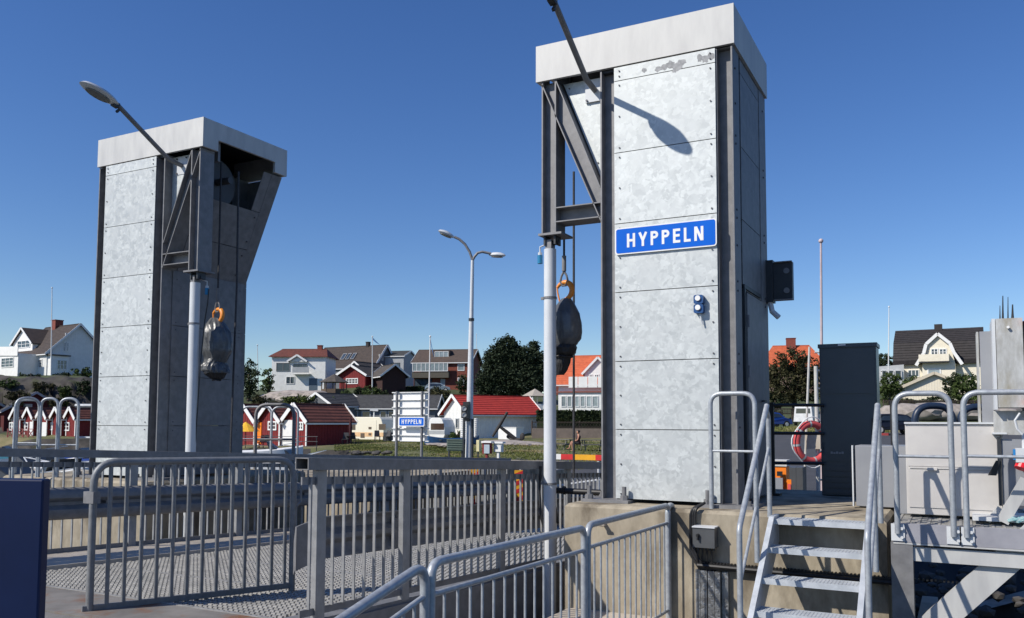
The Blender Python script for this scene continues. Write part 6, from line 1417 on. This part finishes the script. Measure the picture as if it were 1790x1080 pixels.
# ================================================================== PLANTS
def leafm(name, c1, c2): return mat(name, c1, c2, 1.4, .75, 0, 0, rand=.08, detail=6, spec=.25)
LF_D = leafm('dark_foliage', (.042, .062, .022), (.014, .024, .010)); LF_M = leafm('green_foliage', (.08, .115, .03), (.03, .05, .014)); LF_P = leafm('pine_foliage', (.034, .050, .022), (.014, .024, .013)); LF_L = leafm('light_foliage', (.11, .14, .035), (.06, .085, .02)); LF_B = leafm('brownish_foliage', (.065, .058, .022), (.028, .034, .014))
BARK = mat('bark', (.09, .07, .05), (.05, .04, .03), 5, .9)
def crown(o, blobs, n, size, seed, m, parent, up=.3):
    rnd = random.Random(seed); vs = []; fs = []
    for (cx_, cy_, cz_, rx, ry, rz_) in blobs:
        k = int(n*rx*rz_); c = o+RH*cx_+FH*cy_+ZV*cz_
        sub = [(rnd.gauss(0, 1), rnd.gauss(0, 1), rnd.gauss(0, 1)) for _ in range(max(6, k//26))]
        cl = []
        for g_ in sub:
            l_ = math.sqrt(sum(q*q for q in g_)) or 1; q = rnd.uniform(.62, 1.03); cl.append(c+RH*(g_[0]/l_*rx*q)+FH*(g_[1]/l_*ry*q)+ZV*(g_[2]/l_*rz_*q))
        for _ in range(k):
            a = rnd.choice(cl); s_ = size*rnd.uniform(.6, 1.3); sp = .20*min(rx, rz_)+size
            p = a+Vector((rnd.gauss(0, sp*.5), rnd.gauss(0, sp*.5), rnd.gauss(0, sp*.42)))
            d1 = Vector((rnd.gauss(0, 1), rnd.gauss(0, 1), rnd.gauss(0, .7)+up)).normalized(); d2 = d1.cross(Vector((rnd.gauss(0, 1), rnd.gauss(0, 1), rnd.gauss(0, 1)))).normalized()
            i0 = len(vs); vs += [p-d1*s_, p+d2*s_*.45, p+d1*s_, p-d2*s_*.45]; fs.append((i0, i0+1, i0+2, i0+3))
    b = MB(); b.v = vs; b.f = fs; b.m = [0]*len(fs); return b.build('crown', m, parent, recalc=False)
def tree(label, x, d, zb, blobs, m, n=60, size=.22, seed=1, h=3, name='tree', trunkr=.25, cat='tree'):
    o = on(x, d); o.z = zb; t = thing(name, label, cat, o); b = MB(); b.tube([o-ZV*1, o+ZV*h*.5+RH*.1, o+ZV*h], trunkr, 8, rr=[trunkr*1.2, trunkr, trunkr*.5])
    for (cx_, cy_, cz_, rx, ry, rz_) in blobs[:5]: b.tube([o+ZV*h*.45, o+RH*cx_*.5+FH*cy_*.5+ZV*(h*.5+cz_)*.5, o+RH*cx_+FH*cy_+ZV*cz_], trunkr*.4, 6, rr=[trunkr*.5, trunkr*.35, trunkr*.1])
    b.build('trunk', BARK, t)
    # crown of loose leaf cards, without a core
    cr = crown(o, blobs, n, size, seed, m, t); return t
def blobs_px(x, d, zb, items):       # crowns outlined in the photograph: (x, y, rx, ry) in photo pixels
    o = on(x, d); out = []
    for (px, py, rx, ry) in items:
        p = at(px, py, d); k = d/F_PX; out.append(((p-o).dot(RH), random.uniform(-.6, .6), p.z-zb, rx*k, rx*k*.9, ry*k))
    return out
random.seed(5)
tree('big dark pine between the brick house and the lifting pole', 888, 122, 4.0, blobs_px(888, 122, 4.0, [(885, 612, 22, 26), (868, 630, 22, 24), (905, 628, 26, 26), (930, 640, 26, 34), (862, 655, 24, 26), (890, 655, 30, 30), (920, 668, 30, 24), (850, 672, 20, 18), (880, 680, 30, 14), (945, 660, 18, 30), (934, 610, 10, 16)]), LF_P, 1000, .21, 3, 6)
tree('dark leafy tree right of the right tower, before the orange roof', 1388, 92, 1.2, blobs_px(1388, 92, 1.2, [(1385, 632, 26, 22), (1365, 650, 20, 24), (1408, 645, 24, 22), (1385, 668, 34, 24), (1372, 690, 26, 18), (1408, 680, 26, 22), (1420, 664, 14, 26), (1352, 668, 12, 24)]), LF_B, 520, .18, 4, 4)
tree('dark green tree directly right of the left tower', 433, 112, 3.0, blobs_px(433, 112, 3.0, [(433, 646, 16, 16), (425, 664, 20, 20), (440, 665, 14, 18), (430, 684, 18, 12)]), LF_D, 300, .2, 5, 4)
tree('tall narrow bush left of the central white house', 468, 124, 4.4, blobs_px(468, 124, 4.4, [(467, 660, 9, 16), (463, 672, 10, 12), (470, 672, 8, 12)]), LF_M, 300, .2, 6, 3)
for i, (x, y, rx, ry, d, m, lab) in enumerate([
    (650, 688, 18, 14, 112, LF_M, 'bright green bush right of the gazebo'), (628, 684, 14, 12, 113, LF_D, 'dark bush below the red cottage window'), (604, 690, 12, 8, 110, LF_M, 'low green bush under the gazebo'), (672, 694, 14, 12, 114, LF_D, 'dark bush below the dark shed'),
    (705, 690, 18, 14, 126, LF_D, 'dark shrubs right of the dark shed'), (145, 612, 12, 14, 118, LF_M, 'green tree right of the left white house'), (108, 657, 22, 6, 109, LF_D, 'low dark shrubs on the cliff edge below the bay window'), (50, 657, 22, 6, 109, LF_D, 'low dark shrubs on the cliff edge left of the flagpole'), (140, 650, 16, 8, 109, LF_M, 'shrubs on the cliff edge nearest the left tower'),
    (800, 760, 14, 6, 86, LF_M, 'low hedge bush before the white building gable'), (1556, 668, 20, 22, 104, LF_M, 'green tree between dark kiosk and garage'), (1600, 670, 18, 14, 108, LF_M, 'bushes left of the cream house bay'), (1690, 675, 22, 26, 98, LF_M, 'dark green tree right of the garage'), (1668, 665, 14, 16, 100, LF_D, 'dark tree behind the garage gable'), (1640, 700, 26, 10, 96, LF_D, 'bushes before the garage'), (1575, 702, 20, 8, 95, LF_B, 'brownish shrubs left of the garage door'), (1548, 628, 16, 12, 135, LF_D, 'round dark tree behind the right flagpole'), (810, 668, 12, 14, 134, LF_D, 'bush left of the big pine'), (1720, 700, 20, 14, 97, LF_M, 'bush behind the tall grey panel'),
    (520, 697, 30, 7, 104, LF_L, 'light green shrubs on the rocks above the cabins'), (570, 697, 18, 6, 106, LF_M, 'green shrubs right of the pale rock'), (455, 698, 16, 8, 100, LF_B, 'dry shrubs on the slope right of the left tower'), (765, 690, 22, 16, 112, LF_B, 'rough scrub on the slope below the brick house'), (735, 700, 14, 10, 116, LF_L, 'light scrub beside the block hut'), (1355, 700, 18, 12, 92, LF_D, 'dark undergrowth below the leafy tree'), (30, 690, 20, 8, 99, LF_B, 'dry scrub at the cliff foot, far left'), (15, 668, 16, 6, 103, LF_M, 'green scrub on the cliff top edge, far left'), (70, 672, 18, 6, 102, LF_B, 'brown scrub growing on the cliff face below the flagpole'), (112, 680, 14, 8, 101, LF_M, 'green scrub growing on the cliff face beside the tower'), (142, 672, 14, 8, 102, LF_D, 'dark scrub on the cliff face nearest the left tower'), (95, 700, 16, 6, 100, LF_B, 'dry scrub above the cabin roofs at the cliff foot')]):
    o = on(x, d); zb = at(x, y+ry, d).z; gap = zb-o.z; kk = d/F_PX; low = [(0, 0, -gap/2, rx*kk*.75, rx*kk*.6, gap/2+.3)] if gap > .25 else []
    tree(lab, x, d, zb, low+blobs_px(x, d, zb, [(x, y, rx*.8, ry*.9), (x-rx*.55, y+ry*.3, rx*.5, ry*.8), (x+rx*.55, y+ry*.25, rx*.5, ry*.8), (x, y+ry*.6, rx*.8, ry*.5)]), m, 700, .15, 20+i, .8, 'bush', .1, 'bush')
def hedge(label, x0, x1, yt, yb, d, m, n=900, seed=1):
    t = thing('hedge', label, 'hedge', on((x0+x1)/2, d)); rnd = random.Random(seed); vs = []; fs = []
    for k in range(n):
        x = rnd.uniform(x0, x1); y = yt+(yb-yt)*rnd.random()**1.3+rnd.uniform(-1, 1); p = at(x, y, d+rnd.choice((0, 0, rnd.uniform(0, 1.5)))); s_ = rnd.uniform(.12, .26); d1 = Vector((rnd.gauss(0, 1), rnd.gauss(0, 1), rnd.gauss(0, 1))).normalized(); d2 = d1.cross(Vector((rnd.gauss(0, 1), rnd.gauss(0, 1), rnd.gauss(0, 1)))).normalized()
        i0 = len(vs); vs += [p-d1*s_, p+d2*s_*.5, p+d1*s_, p-d2*s_*.5]; fs.append((i0, i0+1, i0+2, i0+3))
    b = MB(); b.v = vs; b.f = fs; b.m = [0]*len(fs); b.build('leaves', m, t, recalc=False)
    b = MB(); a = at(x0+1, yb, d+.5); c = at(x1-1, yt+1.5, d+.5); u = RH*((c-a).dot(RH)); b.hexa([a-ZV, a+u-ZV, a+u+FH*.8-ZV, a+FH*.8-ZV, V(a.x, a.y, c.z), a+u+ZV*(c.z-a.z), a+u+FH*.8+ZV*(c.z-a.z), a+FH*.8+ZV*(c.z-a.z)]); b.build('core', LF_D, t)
hedge('long clipped dark green hedge before the orange roofed house', 938, 1075, 718, 736, 90, LF_D, 1800, 1); hedge('clipped hedge below the brick house and its parked car', 690, 742, 676, 692, 128, LF_D, 1200, 2)
# wooden fences
def lattice(label, x0, x1, yt, yb, d, m, cross=True):
    t = thing('garden_fence', label, 'fence', on((x0+x1)/2, d)); A = at(x0, yb, d); B = at(x1, yb, d); u = (B-A); u.z = 0; L_ = u.length; u.normalize(); h = at(x0, yt, d).z-A.z; b = MB(); k = 0.0
    while k < L_-h:
        if cross: b.bar(A+u*k, A+u*(k+h*.6)+ZV*h, .02, .09, FH); b.bar(A+u*(k+h*.6)-FH*.03, A+u*k+ZV*h-FH*.03, .02, .09, FH); k += .30
        else: b.bar(A+u*k, A+u*k+ZV*h, .02, .12, FH); k += .16
    b.build('slats', m, t, kind='stuff')
    for z in (.1, h-.1): b = MB(); b.bar(A+ZV*z, B*1.0+ZV*(z+A.z-B.z), .05, .09); b.build('rail', m, t)
    k = 0
    while k < L_: b = MB(); p = A+u*k+FH*.06; b.box(p+V(-.06, -.06, -.8), p+V(.06, .06, h+.05)); b.build('post', m, t); k += 2.4
DW = mat('dark_fence_wood', (.06, .045, .035), None, 6, .85)
lattice('dark diagonal lattice fence on the low wall below the hedge', 930, 1075, 736, 748, 86, DW); lattice('brown rail fence on the bank before the garage', 1545, 1745, 699, 712, 91, DW, False); lattice('low wooden fence before the tree and the white van', 1345, 1400, 713, 724, 90, DW, False)
# low walls and rocks
b = MB(); a = at(930, 766, 85.5); c = at(1078, 749, 85.5); u = RH*((c-a).dot(RH)); hh_ = c.z-a.z; b.hexa([a-ZV, a+u-ZV, a+u+FH*.4-ZV, a+FH*.4-ZV, a+ZV*hh_, a+u+ZV*hh_, a+u+FH*.4+ZV*hh_, a+FH*.4+ZV*hh_]); tag(b.build('retaining_wall', mat('brown_wall', (.24, .19, .155), (.18, .145, .12), 2, .9)), 'low brown retaining wall under the lattice fence', 'wall')
def rocks(label, items, m=PALER, seed=1, group=None):
    random.seed(seed); b = MB()
    for (x, y, d, r_, sq) in items:
        p = at(x, y, d); b.ico(p, r_, sq, 3, .10)
    tag(b.build('rock', m, smooth=True), label, 'rock')
rocks('smooth pale granite outcrop below the central white house', [(475, 697, 112, 1.5, (1.5, 1, .45)), (492, 694, 112, 1.8, (1.5, 1, .42)), (510, 692, 112.5, 1.9, (1.3, 1, .4)), (528, 692, 112, 2.0, (1.5, 1, .36)), (548, 692, 111, 1.8, (1.3, 1, .4)), (560, 695, 110.5, 1.2, (1.3, 1, .45)), (500, 698, 110, 1.0, (1.6, 1, .5))], seed=2)
rocks('pale rocky bank below the garage fence', [(1590, 722, 88, 2.0, (1.6, .8, .5)), (1640, 722, 88, 2.2, (1.8, .8, .5)), (1690, 724, 88, 2.0, (1.6, .8, .5)), (1730, 724, 88, 2.0, (1.6, .8, .5)), (1565, 726, 88, 1.4, (1.6, .8, .4))], mat('pinkish_granite', (.36, .32, .285), (.22, .195, .175), 1.5, .9, 0, .6), 3)
rocks('low pale rocks on the grass left of the lamp post', [(770, 777, 60, .6, (1.8, 1, .2)), (784, 779, 58, .5, (1.6, 1, .25)), (757, 776, 62, .4, (1.6, 1, .2))], seed=4)
rocks('rough boulders on the waterside below the grass', [(640+random.uniform(-30, 40), 790+random.uniform(0, 3), 45+random.uniform(-1, 1), random.uniform(.06, .16), (1.5, 1, .6)) for _ in range(34)], RUB, seed=6)
# grass tufts
def tufts(name, label, areas, m, seed):
    rnd = random.Random(seed); vs = []; fs = []
    for (x0, x1, d0_, d1_, n, h) in areas:
        for k in range(n):
            x = rnd.uniform(x0, x1); d = d0_+(d1_-d0_)*rnd.random(); o = on(x, d, -.03)
            for j in range(5):
                a = rnd.uniform(0, 6.28); s_ = h*rnd.uniform(.5, 1.3); q = V(math.cos(a), math.sin(a), 0)*.5*s_*rnd.random(); w_ = V(-math.sin(a), math.cos(a), 0)*.02*(1+d/30)
                i0 = len(vs); vs += [o-w_, o+w_, o+q+ZV*s_]; fs.append((i0, i0+1, i0+2))
    b = MB(); b.v = vs; b.f = fs; b.m = [0]*len(fs); o = b.build(name, m, recalc=False); o['kind'] = 'stuff'; tag(o, label, 'grass')
GT = mat('grass_blades', (.17, .19, .05), (.11, .13, .03), .3, .9, 0, 0, rand=0, c3=(.30, .25, .11), s3=.2, t3=.5)
tufts('grass', 'green and straw coloured grass growing on the quay', [(585, 810, 48, 84, 7000, .09), (640, 900, 22, 48, 7000, .10), (800, 1075, 34, 80, 6000, .10), (760, 900, 16.5, 24, 3500, .16), (1345, 1560, 62, 76, 1500, .18)], GT, 8)

# ================================================================== BOATS in the basin at the left
def boat(label, x, d, L, yaw, hull, cover, cab_=False):
    o = flat(x, d); o.z = -2.1; t = thing('motor_boat', label, 'boat', o, 'small motor boats in the basin'); ex = RH*math.cos(yaw)+FH*math.sin(yaw); ey = FH*math.cos(yaw)-RH*math.sin(yaw); n = 14; vs = []; fs = []; W_ = L*.17
    for i in range(n+1):
        s_ = i/n; w_ = W_*(1-max(0, (s_-.45)/.55)**2.2)+.02; sh = .85+.35*s_*s_
        for y_, z_ in ((-w_, sh), (-w_*.96, sh*.75), (-w_*.8, .15), (0, -.15+.5*max(0, s_-.8)), (w_*.8, .15), (w_*.96, sh*.75), (w_, sh)): vs.append(o+ex*(s_-.5)*L+ey*y_+ZV*z_)
    for i in range(n):
        for j in range(6): fs.append((i*7+j, i*7+j+1, (i+1)*7+j+1, (i+1)*7+j))
    fs.append(tuple(range(7))); b = MB(); b.add(vs, fs); b.build('hull', hull, t, smooth=True)
    b = MB(); dv = []; df = []
    for i in range(n+1):
        s_ = i/n; w_ = (W_*(1-max(0, (s_-.45)/.55)**2.2)+.02)*.95; sh = .83+.35*s_*s_; hump = .35*math.sin(math.pi*min(1, s_/.75)) if cover is not WHITE else .12
        for y_, z_ in ((-w_, 0), (-w_*.5, hump*.8), (0, hump), (w_*.5, hump*.8), (w_, 0)): dv.append(o+ex*(s_-.5)*L+ey*y_+ZV*(sh+z_))
    for i in range(n):
        for j in range(4): df.append((i*5+j, i*5+j+1, (i+1)*5+j+1, (i+1)*5+j))
    b.add(dv, df); b.build('deck' if cover is WHITE else 'cover', cover, t, smooth=True)
    fr = lambda a, b_, c: o+ex*a+ey*b_+ZV*c
    b = MB(); b.hexa([fr(L*.05, -W_*.7, .95), fr(L*.05, W_*.7, .95), fr(L*.16, W_*.6, 1.0), fr(L*.16, -W_*.6, 1.0), fr(-.05, -W_*.6, 1.55), fr(-.05, W_*.6, 1.55), fr(.02, W_*.55, 1.55), fr(.02, -W_*.55, 1.55)]); b.build('windscreen', mat('boat_glass', (.03, .035, .04), None, 4, .35), t)
    b = MB(); b.box((-L/2-.3, -.2, .3), (-L/2+.05, .2, 1.35), fr); b.build('outboard', BLACKR, t)
    b = MB(); b.bar(fr(L*.2, -W_*.7, 1.3), fr(L*.48, 0, 1.55), .03, .03); b.bar(fr(L*.2, W_*.7, 1.3), fr(L*.48, 0, 1.55), .03, .03); b.build('bow_rail', POLE, t)
BC = mat('blue_cover', (.01, .05, .25), (.008, .035, .18), 6, .7); TC = mat('teal_cover', (.03, .16, .22), None, 6, .7)
for (x, d, L, yw, hl, cv_, lab) in ((12, 44, 6, .3, WHITE, TC, 'small boat with teal cover at the far left edge'), (45, 38, 6.2, -.4, WHITE, WHITE, 'white motor boat behind the leftmost hoop'), (88, 36, 5.8, .2, WHITE, WHITE, 'white motor boat behind the middle hoop'), (118, 30, 5.5, 2.6, WHITE, mat('beige_cover', (.5, .45, .35)), 'boat with beige cover behind the right hoop'), (148, 42, 6.2, .1, WHITE, BC, 'boat with bright blue cover beside the left tower'), (20, 26, 6, -.2, WHITE, WHITE, 'nearer white boat low behind the railing, far left'), (470, 57, 4.6, .05, WHITE, WHITE, 'long white boat between the left tower and the red cabins'), (505, 40, 3.8, -.1, WHITE, WHITE, 'white boat before the rightmost red cabin'), (600, 30, 6.5, .2, WHITE, WHITE, 'white boat seen through the near ramp railing'), (660, 32, 5.5, -.3, WHITE, BC, 'boat with blue cover seen through the near ramp railing')):
    boat(lab, x, d, L, yw, hl, cv_)
# pontoon rail and jetty on the far side
b = MB(); p = flat(100, 60); b.hexa([flat(-50, 62)+ZV*0, flat(330, 62), flat(330, 64.5), flat(-50, 64.5), flat(-50, 62), flat(330, 62), flat(330, 64.5), flat(-50, 64.5)])
for i, v in enumerate(b.v): v.z = -1.7 if i < 4 else -1.4
tag(b.build('pontoon', WOOD), 'grey wooden pontoon across the basin behind the boats', 'pontoon')
t = thing('railing', 'thin dark railing along the water before the centre red cabins', 'railing', on(520, 64.6))
for z in (.35, .7, 1.05): b = MB(); b.tube([on(424, 64.8, z), on(556, 61.5, z)], .025, 6); b.build('bar', DK, t)
for k in range(6): x = 424+k*26; b = MB(); p = on(x, 64.7-.5*k); b.tube([p, p+ZV*1.05], .03, 6); b.build('post', DK, t)
t = thing('fence', 'reddish cross braced railing before the left cabins', 'fence', on(35, 87)); RW = mat('red_fence_wood', (.35, .10, .09), None, 6, .8)
for k in range(5):
    p = on(14+k*9, 87.5); q = on(23+k*9, 87.5); b = MB(); b.bar(p, q+ZV*.8, .05, .07); b.bar(q, p+ZV*.8, .05, .07); b.build('cross_brace', RW, t)
    b = MB(); b.bar(p, p+ZV*.9, .07, .07); b.build('post', RW, t)
b = MB(); b.bar(on(14, 87.5, .85), on(59, 87.5, .85), .07, .07); b.build('rail', RW, t)
car('pale blue grey car parked below the brick house', 763, 131, R(5), 4.2, 1.7, 1.4, mat('car_pale', (.25, .32, .38), None, 3, .3))
